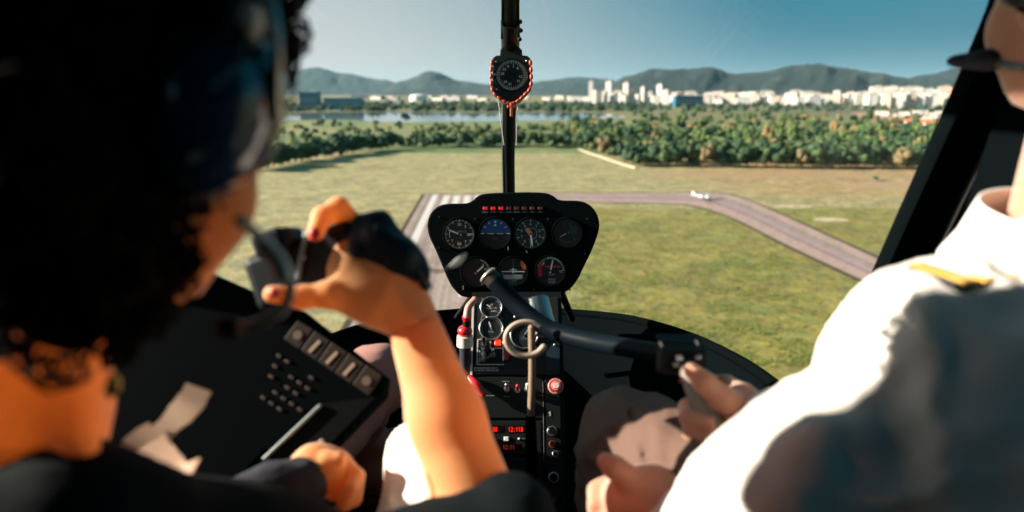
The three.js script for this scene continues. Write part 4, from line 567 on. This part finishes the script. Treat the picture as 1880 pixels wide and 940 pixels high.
// ---- the passenger at left: dark curls, headset, black T-shirt, right arm raised to the camera at his eye
{
  const hp = at(188, 222, 0.43), hq = turnTo(V(0.66, -0.36, -1), 0.14);
  const o = thing('person', 'person with dark curls in a black T-shirt raising a camera at left', 'person', rel(-0.32, FLOOR + 0.34, -0.5));
  const nk = V(0, -0.09, -0.02).applyQuaternion(hq).add(hp), chest = at(40, 940, 0.5);
  const neck = blend([cap(nk, at(55, 740, 0.475), 0.046, 0.045), cap(at(55, 740, 0.475), at(0, 930, 0.49), 0.045, 0.07), cap(at(130, 600, 0.44), at(150, 830, 0.44), 0.013, 0.01)], 0.03);
  const headNeck = blend([moved(headField(), hq, hp), neck], 0.02);
  const el = at(893, 985, 0.68), wr = at(757, 588, 0.735), sh = at(460, 1120, 0.56);
  const arm = blend([cap(el, at(818, 765, 0.71), 0.045, 0.037), cap(at(818, 765, 0.71), wr, 0.037, 0.0275), cap(sh, el, 0.038, 0.04)], 0.02);
  // hand: back of the hand to us, thumb along the camera's back, forefinger bent over the shutter
  const t = (px, py, d) => at(px, py, d);
  const palm = [cap(wr, t(705, 520, 0.725), 0.026, 0.027), cap(t(735, 560, 0.73), t(655, 545, 0.712), 0.027, 0.021), cap(t(705, 512, 0.725), t(650, 462, 0.715), 0.024, 0.02), cap(t(690, 545, 0.72), t(640, 500, 0.715), 0.026, 0.022)];
  const thumb = chain([t(675, 553, 0.708), t(606, 541, 0.69), t(556, 546, 0.682), t(500, 540, 0.672)], [0.02, 0.0135, 0.011, 0.0088]);
  const fore = chain([t(668, 446, 0.72), t(640, 408, 0.718), t(622, 381, 0.712), t(592, 398, 0.7), t(579, 428, 0.69)], [0.0165, 0.0125, 0.0105, 0.0098, 0.0085]);
  const rest = [0, 1, 2].flatMap((i) => chain([t(680 + i * 10, 470 + i * 16, 0.73), t(648 + i * 8, 452 + i * 18, 0.765), t(612 + i * 6, 462 + i * 18, 0.772), t(590, 470 + i * 17, 0.755)], [0.014, 0.0105, 0.0095, 0.0085]));
  const hand = blend([blend(palm, 0.022), blend(thumb, 0.008), blend(fore, 0.006), ...rest], 0.007), nail = t(503, 538, 0.664);
  const lw = t(548, 885, 0.78);
  const lh = blend([blend([cap(lw, t(600, 868, 0.8), 0.024, 0.026), cap(t(575, 850, 0.8), t(612, 862, 0.805), 0.022, 0.02)], 0.02), ...[0, 1, 2, 3].map((i) => blend(chain([t(606 + i * 2, 850 + i * 17, 0.8), t(636 + i * 3, 856 + i * 17, 0.8), t(656 - i * 2, 874 + i * 14, 0.79), t(646 - i * 6, 893 + i * 12, 0.775)], [0.0115, 0.0094, 0.0086, 0.0074]), 0.003)), blend(chain([t(578, 862, 0.79), t(600, 846, 0.785), t(622, 842, 0.783)], [0.014, 0.0105, 0.0085]), 0.006)], 0.004);
  mesh('body', world(join([solid(headNeck, 0.0045), solid(arm, 0.006), solid(hand, 0.003), solid(lh, 0.003), solid(cap(lw, t(400, 960, 0.72), 0.026, 0.038), 0.006)])), tan, o);
  mesh('thumb_nail', world(new THREE.SphereGeometry(1, 12, 8).scale(0.006, 0.0055, 0.003).translate(nail.x, nail.y, nail.z)), M(0.65, 0.12, 0.1, 0.35), o); const n2 = t(577, 430, 0.682); mesh('forefinger_nail', world(new THREE.SphereGeometry(1, 12, 8).scale(0.006, 0.007, 0.004).translate(n2.x, n2.y, n2.z)), M(0.6, 0.03, 0.05, 0.35), o);
  eyeSet(o, hq, hp);
  const er = at(206, 708, 0.42); mesh('earring', world(new THREE.SphereGeometry(1, 16, 12).scale(0.005, 0.0085, 0.004).rotateZ(-0.3).translate(er.x, er.y, er.z)), M(0.75, 0.5, 0.12, 0.35, { metalness: 0.5 }), o);
  // T-shirt
  const shirt = blend([cap(at(140, 925, 0.455), at(430, 1085, 0.54), 0.036, 0.06), cap(at(-300, 985, 0.45), at(120, 1005, 0.45), 0.06, 0.055), cap(at(450, 1100, 0.56), at(-430, 1030, 0.58), 0.07, 0.075), cap(at(60, 1170, 0.56), at(60, 1500, 0.62), 0.14, 0.15), cap(at(290, 1140, 0.56), at(330, 1500, 0.62), 0.1, 0.13), cap(at(-200, 1010, 0.56), at(-200, 1500, 0.62), 0.1, 0.13), cap(at(450, 1110, 0.56), at(830, 1075, 0.67), 0.066, 0.058), cap(at(800, 1048, 0.645), at(938, 968, 0.655), 0.052, 0.048)], 0.05);
  mesh('t_shirt', world(solid(rumple(shirt, 0.006, 9, 14, 9, 3), 0.009)), cloth(0.005, 0.008, 0.01, { sheen: 0, specularIntensity: 0.15 }), o);
  // hair: a cap of hair with thousands of loose curls on it
  const hair = blend([egg(V(0, 0.045, -0.022), 0.094, 0.098, 0.108), egg(V(0, -0.02, -0.055), 0.094, 0.075, 0.066), egg(V(-0.055, -0.075, -0.02), 0.042, 0.055, 0.045), egg(V(0, 0.1, 0.04), 0.066, 0.05, 0.055), egg(V(-0.078, -0.012, -0.03), 0.02, 0.05, 0.034), egg(V(0.078, -0.012, -0.03), 0.02, 0.05, 0.034)], 0.03);
  const hf = (x, y, z) => hair(x, y, z) + 0.013 * (fbm(x * 42, y * 42, z * 42, 2) - 0.5) * 2; hf.box = hair.box;
  const hairMat = M(0.02, 0.012, 0.009, 0.85, { specularIntensity: 0.15 }), hg = solid(hf, 0.005), hm = mesh('hair', world(hg.clone().applyQuaternion(hq).translate(hp.x, hp.y, hp.z)), hairMat, o);
  const r = rng(33), pos = hg.attributes.position, nor = hg.attributes.normal, gs = [];
  for (let i = 0; i < 1500; i++) { const k = Math.floor(r() * pos.count), p = V().fromBufferAttribute(pos, k), n = V().fromBufferAttribute(nor, k), a = V(r() - 0.5, r() - 0.5, r() - 0.5).cross(n).normalize(), b = n.clone().cross(a), pts = []; const rad = 0.004 + 0.006 * r(), turns = 1 + r() * 1.4, l = 0.018 + 0.02 * r(); for (let q = 0; q <= 7; q++) { const th = q / 7 * turns * 6.28; pts.push(p.clone().addScaledVector(n, 0.002 + rad * (1 + Math.sin(th)) * 0.9).addScaledVector(a, rad * Math.cos(th)).addScaledVector(b, (q / 7 - 0.5) * l)); } gs.push(new THREE.TubeGeometry(new THREE.CatmullRomCurve3(pts), 14, 0.0014, 4)); }
  const cm = mesh('curls', world(join(gs).applyQuaternion(hq).translate(hp.x, hp.y, hp.z)), hairMat, o); cm.userData.kind = 'stuff';
  // legs: brown-pink trousers
  const leg = blend([cap(at(300, 1140, 0.72), at(470, 905, 0.97), 0.085, 0.072), cap(at(470, 905, 0.97), at(692, 695, 1.2), 0.072, 0.056), cap(at(692, 695, 1.2), at(655, 800, 1.43), 0.05, 0.04), cap(at(60, 1150, 0.74), at(330, 905, 0.98), 0.085, 0.075), cap(at(330, 905, 0.98), at(430, 750, 1.2), 0.075, 0.06), cap(at(430, 750, 1.2), at(480, 860, 1.42), 0.058, 0.045)], 0.03);
  mesh('trousers', world(solid(rumple(leg, 0.006, 16, 16, 8, 8), 0.009)), cloth(0.3, 0.15, 0.13), o);
  // shoe with laces
  const sc = at(694, 852, 1.42), shoe = blend([egg(sc.clone().add(V(0.015, -0.005, -0.06)), 0.046, 0.042, 0.075), egg(sc.clone().add(V(0, 0.004, 0.03)), 0.042, 0.045, 0.06), cap(sc.clone().add(V(0, 0.03, 0.03)), sc.clone().add(V(0, 0.06, 0.03)), 0.042)], 0.03), leather = M(0.17, 0.055, 0.028, 0.45);
  mesh('shoe', world(solid(shoe, 0.005)), leather, o); const sole = new RoundedBoxGeometry(0.085, 0.02, 0.21, 2, 0.008).translate(sc.x, sc.y - 0.045, sc.z - 0.03); mesh('sole', world(sole), M(0.05, 0.03, 0.02, 0.8), o);
  const lace = M(0.6, 0.45, 0.3, 0.8); for (const s of [-1, 1]) mesh('lace', world(tube([at(668, 838, 1.385), at(668 + s * 22 - 6, 820, 1.375), at(668 + s * 34 - 4, 832, 1.37), at(668 + s * 20, 846, 1.375), at(670, 840, 1.385)], 0.0015, 30, 5)), lace, o); mesh('lace', world(tube([at(640, 838, 1.4), at(668, 846, 1.383), at(705, 838, 1.39)], 0.0015, 20, 5)), lace, o);
  // left hand on the console's lower edge, dark cuff
  mesh('cuff', world(solid(rumple(blend([cap(t(549, 889, 0.775), t(505, 905, 0.76), 0.031, 0.034), cap(t(505, 908, 0.76), t(300, 1030, 0.68), 0.034, 0.05)], 0.01), 0.003, 20, 20, 20, 2), 0.006)), cloth(0.014, 0.016, 0.028), o);
}
{ // headset on that head
  const hp = at(188, 222, 0.43), hq = turnTo(V(0.66, -0.36, -1), 0.14), L = (x, y, z) => V(x, y, z).applyQuaternion(hq).add(hp);
  const o = thing('headset', 'black aviation headset with glossy blue-sheened ear cup on the left person', 'headset', hp.clone());
  const shell = M(0.005, 0.04, 0.1, 0.22, { clearcoat: 1, clearcoatRoughness: 0.1 });
  for (const s of [-1, 1]) {
    const g = new THREE.SphereGeometry(1, 36, 24).scale(0.026, 0.048, 0.037).rotateX(0.15).translate(s * 0.112, 0.024, 0.004).applyQuaternion(hq).translate(hp.x, hp.y, hp.z); mesh('ear_cup', world(g), shell, o);
    mesh('ear_cushion', world(new THREE.TorusGeometry(0.03, 0.013, 14, 32).scale(1, 1.3, 1).rotateY(Math.PI / 2).translate(s * 0.096, 0.024, 0.004).applyQuaternion(hq).translate(hp.x, hp.y, hp.z)), M(0.015, 0.017, 0.02, 0.5), o);
    mesh('stirrup', world(tube([L(s * 0.137, 0.03, 0.02), L(s * 0.134, 0.075, 0.008), L(s * 0.116, 0.11, 0)], 0.0035, 24, 8)), silver, o);
    mesh('pivot', world(new THREE.SphereGeometry(1, 16, 10).scale(0.006, 0.009, 0.006).translate(...L(s * 0.134, 0.074, -0.006).toArray())), M(0.85, 0.84, 0.8, 0.3), o);
  }
  const band = [[-0.118, 0.06], [-0.114, 0.1], [-0.085, 0.142], [0, 0.166], [0.085, 0.142], [0.114, 0.1], [0.118, 0.06]].map(([x, y]) => L(x, y, 0)); mesh('headband', world(tube(band, 0.0105, 50, 12)), M(0.012, 0.016, 0.02, 0.3), o);
  mesh('mic_boom', world(tube([L(-0.13, -0.03, 0.02), at(492, 452, 0.44), at(523, 492, 0.44), at(533, 530, 0.44), at(520, 566, 0.44), at(478, 592, 0.44), at(430, 604, 0.45)], 0.0036, 60, 10)), M(0.16, 0.21, 0.25, 0.35), o);
  mesh('boom_clip', world(tube([at(488, 455, 0.436), at(510, 478, 0.436), at(522, 505, 0.436)], 0.0058, 20, 10)), M(0.6, 0.58, 0.55, 0.4), o);
  mesh('microphone', world(new THREE.SphereGeometry(1, 18, 12).scale(0.01, 0.008, 0.008).translate(...at(420, 603, 0.452).toArray())), M(0.02, 0.02, 0.022, 0.9), o);
}
{ // the camera held to the eye, its hand strap and tether
  const o = thing('camera', 'black camera held up by the passenger with bent forefinger on top', 'camera', at(578, 478, 0.71)); o.quaternion.copy(new THREE.Quaternion().setFromEuler(new THREE.Euler(-PITCH, -0.15, R(22), 'YXZ')));
  const bm = M(0.005, 0.009, 0.013, 0.5, { specularIntensity: 0.35 }); mesh('body', box(0.13, 0.062, 0.036, -0.012, -0.002, -0.012, 0.011), bm, o); mesh('grip', box(0.03, 0.052, 0.05, 0.034, 0.0, -0.02, 0.012), M(0.006, 0.009, 0.012, 0.8, { specularIntensity: 0.2, bumpMap: speckle, bumpScale: 0.0005 }), o); mesh('viewfinder', box(0.04, 0.022, 0.04, -0.03, 0.032, -0.005, 0.007), bm, o); mesh('eyecup', box(0.036, 0.026, 0.016, -0.03, 0.03, 0.02, 0.007), M(0.006, 0.013, 0.024, 0.8, { specularIntensity: 0.2 }), o);
  mesh('lens', new THREE.CylinderGeometry(0.028, 0.03, 0.07, 32).rotateX(Math.PI / 2).translate(-0.02, 0, -0.06), bm, o); mesh('shutter_button', new THREE.CylinderGeometry(0.006, 0.006, 0.005, 18).translate(0.03, 0.027, -0.03), silver, o); mesh('dial', new THREE.CylinderGeometry(0.009, 0.009, 0.007, 22).translate(0.014, 0.029, -0.012), gloss, o); mesh('strap_ring', new THREE.SphereGeometry(0.0032, 10, 8).translate(-0.008, 0.006, 0.009), M(0.8, 0.8, 0.78, 0.2), o); mesh('strap_lug', tube([V(-0.02, -0.012, 0.008), V(-0.006, 0.01, 0.011), V(0.004, 0.028, 0.008)], 0.0028, 20, 8), M(0.12, 0.2, 0.25, 0.4), o);
}
{
  const o = thing('hand_strap', 'dark padded hand strap across the back of the raised hand', 'strap', at(715, 455, 0.7)), t = at;
  const pad = blend([egg(t(678, 436, 0.712), 0.021, 0.025, 0.012, new THREE.Quaternion().setFromEuler(new THREE.Euler(-0.3, 0, -0.3))), cap(t(660, 465, 0.7), t(725, 485, 0.705), 0.0085, 0.0085), cap(t(690, 440, 0.708), t(742, 470, 0.712), 0.016, 0.016), cap(t(725, 485, 0.705), t(778, 508, 0.712), 0.0085, 0.007), cap(t(740, 468, 0.714), t(772, 494, 0.718), 0.014, 0.009), cap(t(650, 420, 0.714), t(650, 462, 0.702), 0.01), cap(t(652, 412, 0.718), t(700, 405, 0.722), 0.009, 0.009), cap(t(700, 405, 0.722), t(768, 478, 0.722), 0.009, 0.007)], 0.01);
  const cut = (x, y, z) => pad(x, y, z) + 0.0016 * (fbm(x * 60, y * 60, z * 60, 2) - 0.5); cut.box = pad.box;
  mesh('pad', world(solid(cut, 0.003)), M(0.006, 0.014, 0.021, 0.5, { specularIntensity: 0.5 }), o);
  mesh('tail', world(tube([t(768, 500, 0.708), t(779, 516, 0.712), t(783, 524, 0.715)], 0.006, 12, 8)), M(0.008, 0.014, 0.02, 0.5), o);
  const c = thing('tether_cable', 'thin grey cable looping from the hand strap towards the panel', 'cable', t(782, 487, 0.71)); mesh('cord', world(tube([t(776, 482, 0.71), t(790, 494, 0.72), t(808, 498, 0.74), t(826, 490, 0.77)], 0.0012, 30, 6)), M(0.03, 0.03, 0.032, 0.5), c); mesh('sleeve', world(tube([t(826, 490, 0.77), t(840, 481, 0.79), t(855, 466, 0.81)], (k) => 0.0016 + 0.0025 * Math.sin(k * 3.1), 20, 8)), M(0.4, 0.38, 0.37, 0.4), c);
}
// ---- the control unit in his lap
{
  const D = new Face(500, 720, 0.86, 18), o = D.place(thing('control_unit', 'tilted black control unit with a strip of tan keys on the lap', 'control unit'));
  const slab = [[380, 500], [512, 558], [560, 575], [706, 692], [702, 724], [553, 878], [494, 838], [490, 818], [428, 884], [320, 900], [180, 860], [150, 700], [200, 560]];
  mesh('case', new THREE.ExtrudeGeometry(new THREE.Shape(uvs(D, slab)), { depth: 0.028, bevelThickness: 0.003, bevelSize: 0.002, bevelSegments: 2 }).translate(0, 0, -0.031), M(0.0018, 0.0032, 0.0038, 0.8, { specularIntensity: 0.03, bumpMap: speckle, bumpScale: 0.0002 }), o);
  const e = V(), ax = D.uv(690, 708).sub(D.uv(536, 606)), len = ax.length(), ang = Math.atan2(ax.y, ax.x), mid = D.uv(613, 656);
  const loc = (u, v, z) => V(mid.x + Math.cos(ang) * u - Math.sin(ang) * v, mid.y + Math.sin(ang) * u + Math.cos(ang) * v, z);
  const put = (name, w, h, d, u, v, z, m, parent = o, r = 0.0015) => { const p = loc(u, v, z); return mesh(name, box(w, h, d, 0, 0, 0, Math.min(r, d * 0.45)).rotateZ(ang).translate(p.x, p.y, p.z), m, parent); };
  const keyM = M(0.022, 0.015, 0.011, 0.6, { specularIntensity: 0.4 }), mark = M(0.4, 0.29, 0.22, 0.6), k = len / 5;
  for (let i = 0; i < 5; i++) { const u = (i - 2) * k * 1.02, g = put('key', k * 0.93, 0.03, 0.006, u, 0, 0.003, keyM); mesh('key_mark', (i % 4 === 0 ? new THREE.CylinderGeometry(0.006, 0.006, 0.001, 18).rotateX(Math.PI / 2) : box(0.0042, 0.019, 0.001).rotateZ(ang - 0.15)).translate(...loc(u, -0.002, 0.0066).toArray()), i % 4 === 0 ? M(0.12, 0.08, 0.06, 0.6) : mark, g); }
  const r = rng(12); for (let j = 0; j < 5; j++) for (let i = 0; i < 5; i++) if (r() > 0.25) put('small_key', 0.007, 0.004, 0.002, -0.06 + i * 0.013 + j * 0.004, -0.036 - j * 0.013, 0.001, M(0.02 + 0.03 * r(), 0.02, 0.018, 0.7));
  mesh('flap', flatShape(D, [[592, 742], [690, 730], [552, 872], [488, 838]], 0.004, 0.001), M(0.003, 0.005, 0.006, 0.6, { specularIntensity: 0.1 }), o);
  const a = D.uv(489, 842).setZ(0.007), b = D.uv(590, 746).setZ(0.007); mesh('metal_rod', tube([a, b], 0.0024, 8, 8), M(0.22, 0.26, 0.27, 0.35, { metalness: 0.5 }), o);
  const c = D.uv(557, 846).setZ(0.006), d2 = D.uv(598, 810).setZ(0.006), md = c.clone().lerp(d2, 0.5), bx = box(c.distanceTo(d2), 0.009, 0.005, 0, 0, 0, 0.0015).rotateZ(Math.atan2(d2.y - c.y, d2.x - c.x)).translate(md.x, md.y, md.z); mesh('name_plate', bx, M(0.36, 0.28, 0.22, 0.5), o);
}
// loose cream belt over the lap and the white cloth by the knee
{
  const strap = (pts, w) => { const c = new THREE.CatmullRomCurve3(pts), n = 40, pos = [], uv = [], idx = []; const view = camera.position.clone(); for (let i = 0; i <= n; i++) { const p = c.getPointAt(i / n), tn = c.getTangentAt(i / n), s = tn.clone().cross(V(0.25, 0.75, 0.6)).normalize().multiplyScalar(w * (0.8 + 0.4 * noise(i * 0.2, w * 99))), nn = tn.clone().cross(s).normalize().multiplyScalar(0.0015); for (const [a, b] of [[1, 1], [-1, 1], [-1, -1], [1, -1]]) { const q = p.clone().addScaledVector(s, a).addScaledVector(nn, b); pos.push(q.x, q.y, q.z); uv.push(i / 8, a); } if (i) for (let k = 0; k < 4; k++) { const A = i * 4 + k, B = i * 4 + (k + 1) % 4; idx.push(A - 4, A, B, A - 4, B, B - 4); } } const g = new THREE.BufferGeometry(); g.setAttribute('position', new THREE.Float32BufferAttribute(pos, 3)); g.setAttribute('uv', new THREE.Float32BufferAttribute(uv, 2)); g.setIndex(idx); const h = g.toNonIndexed(); h.computeVertexNormals(); return world(h); };
  const o = thing('seat_belt', 'cream webbing belt lying loose beside the control unit', 'seat belt', at(290, 800, 0.72)), web = cloth(0.6, 0.42, 0.3);
  const A = [at(365, 712, 0.66), at(348, 740, 0.65), at(316, 775, 0.64), at(285, 806, 0.63)], B = [at(290, 798, 0.628), at(262, 816, 0.62), at(235, 836, 0.61), at(214, 850, 0.6)], E = [at(278, 815, 0.6), at(300, 845, 0.59), at(325, 868, 0.58), at(356, 868, 0.57)];
  for (const [p, w, m] of [[A, 0.0115, web], [B, 0.014, cloth(0.55, 0.36, 0.24)], [E, 0.011, cloth(0.5, 0.33, 0.24)]]) { const g = strap(p, w); g.userData.world = true; mesh('webbing', g, m, o); }
  const w = thing('cloth', 'white cloth bundled beside the knee left of the console', 'cloth', at(770, 900, 1.0));
  const f = rumple(blend([cap(at(815, 775, 0.86), at(792, 870, 0.83), 0.02, 0.04), cap(at(792, 870, 0.83), at(775, 975, 0.8), 0.04, 0.045), cap(at(790, 850, 0.83), at(820, 990, 0.8), 0.04, 0.05)], 0.03), 0.02, 22, 9, 22, 6); mesh('fabric', world(solid(f, 0.006)), cloth(0.8, 0.74, 0.68), w);
}
// ---- the pilot at right
{
  const o = thing('person', 'pilot in a white shirt with gold-striped epaulette gripping the stick', 'person', rel(0.36, FLOOR + 0.34, -0.5));
  const hp = at(2040, -30, 0.66), hq = turnTo(V(-0.12, -0.06, -1), 0), t = at;
  const headNeck = blend([moved(headField(), hq, hp), cap(V(0, -0.08, -0.02).applyQuaternion(hq).add(hp), t(1975, 520, 0.63), 0.058, 0.064)], 0.02);
  // right hand round the grip: thumb up, fingertips coming round towards us
  const wr = t(1400, 772, 0.77);
  const rh = blend([blend([cap(wr, t(1362, 755, 0.795), 0.027, 0.024), cap(t(1362, 735, 0.805), t(1350, 790, 0.81), 0.018, 0.017)], 0.02), blend(chain([t(1360, 752, 0.785), t(1326, 732, 0.772), t(1295, 704, 0.772), t(1271, 681, 0.79)], [0.018, 0.0145, 0.012, 0.0096]), 0.006),
    blend(chain([t(1365, 725, 0.81), t(1335, 705, 0.86), t(1300, 700, 0.885), t(1272, 712, 0.87)], [0.013, 0.0108, 0.0098, 0.0085]), 0.005),
    ...[0, 1, 2].map((i) => blend(chain([t(1345 + i * 4, 745 + i * 20, 0.83), t(1300 + i * 7, 736 + i * 26, 0.865), t(1262 + i * 5, 748 + i * 28, 0.835), t(1264 + i * 6, 766 + i * 28, 0.795), t(1300 + i * 7, 778 + i * 25, 0.768)], [0.0125, 0.011, 0.0108, 0.0104, 0.0084]), 0.004))], 0.006);
  // left hand open in the lap
  const lw = t(1235, 965, 0.72);
  const lh = blend([blend([cap(lw, t(1185, 902, 0.76), 0.027, 0.025), cap(t(1150, 905, 0.77), t(1205, 892, 0.77), 0.022, 0.02), cap(t(1150, 930, 0.76), t(1215, 925, 0.75), 0.024, 0.025)], 0.022), blend(chain([t(1185, 896, 0.75), t(1150, 876, 0.748), t(1128, 858, 0.75), t(1112, 846, 0.755)], [0.019, 0.0135, 0.0125, 0.0095]), 0.006), blend(chain([t(1150, 908, 0.77), t(1115, 897, 0.79), t(1098, 902, 0.79), t(1094, 925, 0.77)], [0.016, 0.013, 0.0115, 0.0095]), 0.006), blend(chain([t(1150, 925, 0.77), t(1112, 918, 0.79), t(1098, 935, 0.78), t(1115, 955, 0.76)], [0.015, 0.012, 0.011, 0.009]), 0.005), blend(chain([t(1158, 945, 0.76), t(1120, 945, 0.78), t(1110, 965, 0.77)], [0.014, 0.011, 0.009]), 0.005), blend(chain([t(1208, 896, 0.765), t(1240, 885, 0.785), t(1256, 872, 0.79), t(1277, 870, 0.785)], [0.014, 0.0115, 0.01, 0.0085]), 0.005)], 0.008);
  const fore = blend([cap(t(1390, 985, 0.62), lw, 0.04, 0.027), cap(t(1640, 850, 0.66), wr, 0.04, 0.027)], 0.01);
  mesh('body', world(join([solid(headNeck, 0.0045), solid(rh, 0.003), solid(lh, 0.003), solid(fore, 0.007)])), fair, o);
  eyeSet(o, hq, hp);
  for (const [px, py, d] of [[1268, 684, 0.785]]) { const n = t(px + 5, py + 2, d); mesh('thumb_nail', world(new THREE.SphereGeometry(1, 12, 8).scale(0.006, 0.007, 0.003).rotateZ(0.5).translate(n.x, n.y, n.z)), M(0.68, 0.38, 0.3, 0.35), o); }
  // shirt: shoulders, upper arm, bent elbow, torso
  const body = blend([cap(t(1725, 652, 0.62), t(2250, 640, 0.62), 0.072, 0.085), cap(t(1725, 652, 0.62), t(1420, 915, 0.6), 0.068, 0.056), cap(t(1420, 915, 0.6), t(1262, 990, 0.7), 0.054, 0.042), cap(t(1960, 800, 0.6), t(1940, 1300, 0.66), 0.12, 0.16), cap(t(1780, 900, 0.6), t(1760, 1300, 0.64), 0.1, 0.12), cap(t(2200, 850, 0.62), t(2200, 1300, 0.66), 0.12, 0.14), cap(t(1960, 560, 0.63), t(1960, 700, 0.62), 0.085, 0.1), cap(t(1800, 740, 0.68), t(1640, 850, 0.68), 0.06, 0.05), cap(t(1640, 850, 0.68), t(1425, 782, 0.765), 0.05, 0.036)], 0.05);
  mesh('shirt', world(solid(rumple(body, 0.0115, 11, 8, 11, 14), 0.0065, 0.03)), cloth(0.62, 0.6, 0.57, { roughness: 0.85, sheen: 0 }), o);
  const nk = t(1955, 440, 0.635), col = new THREE.LatheGeometry([[0.074, -0.03], [0.071, 0.02], [0.0705, 0.026], [0.074, 0.027], [0.084, -0.012], [0.095, -0.036]].map((p) => new THREE.Vector2(...p)), 40).scale(1, 1, 1.05).rotateX(0.16).translate(nk.x, nk.y, nk.z); mesh('collar', world(col), cloth(0.8, 0.78, 0.76), o);
  // epaulette: black board with gold braid
  const ea = t(1690, 506, 0.6), eb = t(1960, 488, 0.625), ed = eb.clone().sub(ea), el = ed.length(), eg = (g) => { g.applyQuaternion(new THREE.Quaternion().setFromUnitVectors(V(1, 0, 0), ed.clone().normalize())); return world(g.translate(...ea.clone().lerp(eb, 0.5).toArray())); };
  const ep = mesh('epaulette', eg(box(el, 0.008, 0.06, 0, 0, 0.01, 0.003)), M(0.015, 0.017, 0.02, 0.8), o);
  for (let i = 0; i < 4; i++) mesh('gold_stripe', eg(box(0.015, 0.0056, 0.0635, -el / 2 + 0.012 + i * 0.02, 0.0036, 0.0105, 0.002)).translate(0, 0, 0), M(0.75, 0.42, 0.09, 0.45, { metalness: 0.35 }), o);
  // trousers
  const leg = blend([cap(t(1560, 1180, 0.6), t(1300, 905, 0.84), 0.1, 0.086), cap(t(1300, 905, 0.84), t(1168, 822, 0.99), 0.086, 0.077), cap(t(1168, 822, 0.99), t(1120, 960, 1.22), 0.074, 0.055), cap(t(1880, 1150, 0.62), t(1560, 880, 0.95), 0.1, 0.08), cap(t(1560, 880, 0.95), t(1440, 960, 1.2), 0.074, 0.055)], 0.03);
  mesh('trousers', world(solid(rumple(leg, 0.017, 17, 13, 6, 31), 0.007)), cloth(0.11, 0.062, 0.047), o);
  const hair = blend([egg(V(0, 0.045, -0.02), 0.083, 0.085, 0.1), egg(V(0, -0.02, -0.06), 0.078, 0.06, 0.05)], 0.03), hf = (x, y, z) => hair(x, y, z) + 0.006 * (fbm(x * 60, y * 60, z * 60, 2) - 0.5); hf.box = hair.box; mesh('hair', world(solid(hf, 0.005).applyQuaternion(hq).translate(hp.x, hp.y, hp.z)), M(0.02, 0.014, 0.01, 0.6), o);
  // headset
  const L = (x, y, z) => V(x, y, z).applyQuaternion(hq).add(hp), h = thing('headset', 'pilot headset with foam microphone before the mouth', 'headset', hp.clone());
  for (const s of [-1, 1]) { mesh('ear_cup', world(new THREE.SphereGeometry(1, 28, 18).scale(0.024, 0.046, 0.036).translate(s * 0.104, 0.02, -0.012).applyQuaternion(hq).translate(hp.x, hp.y, hp.z)), M(0.012, 0.016, 0.02, 0.3), h); mesh('ear_cushion', world(new THREE.TorusGeometry(0.028, 0.012, 12, 28).scale(1, 1.3, 1).rotateY(Math.PI / 2).translate(s * 0.088, 0.02, -0.012).applyQuaternion(hq).translate(hp.x, hp.y, hp.z)), blackMatte, h); }
  mesh('headband', world(tube([[-0.108, 0.06], [-0.1, 0.1], [-0.075, 0.13], [0, 0.146], [0.075, 0.13], [0.1, 0.1], [0.108, 0.06]].map(([x, y]) => L(x, y, -0.012)), 0.009, 40, 10)), black, h);
  mesh('mic_boom', world(tube([L(-0.118, 0.0, 0.0), t(1900, 120, 0.62), t(1868, 122, 0.66), t(1835, 116, 0.71)], 0.0042, 30, 10)), M(0.012, 0.015, 0.018, 0.4), h);
  mesh('microphone', world(solid(blend([egg(t(1815, 110, 0.73), 0.021, 0.0115, 0.0125), egg(t(1772, 112, 0.745), 0.02, 0.008, 0.009)], 0.012), 0.002)), M(0.012, 0.018, 0.03, 0.9), h);
}
renderer.render(scene, camera);
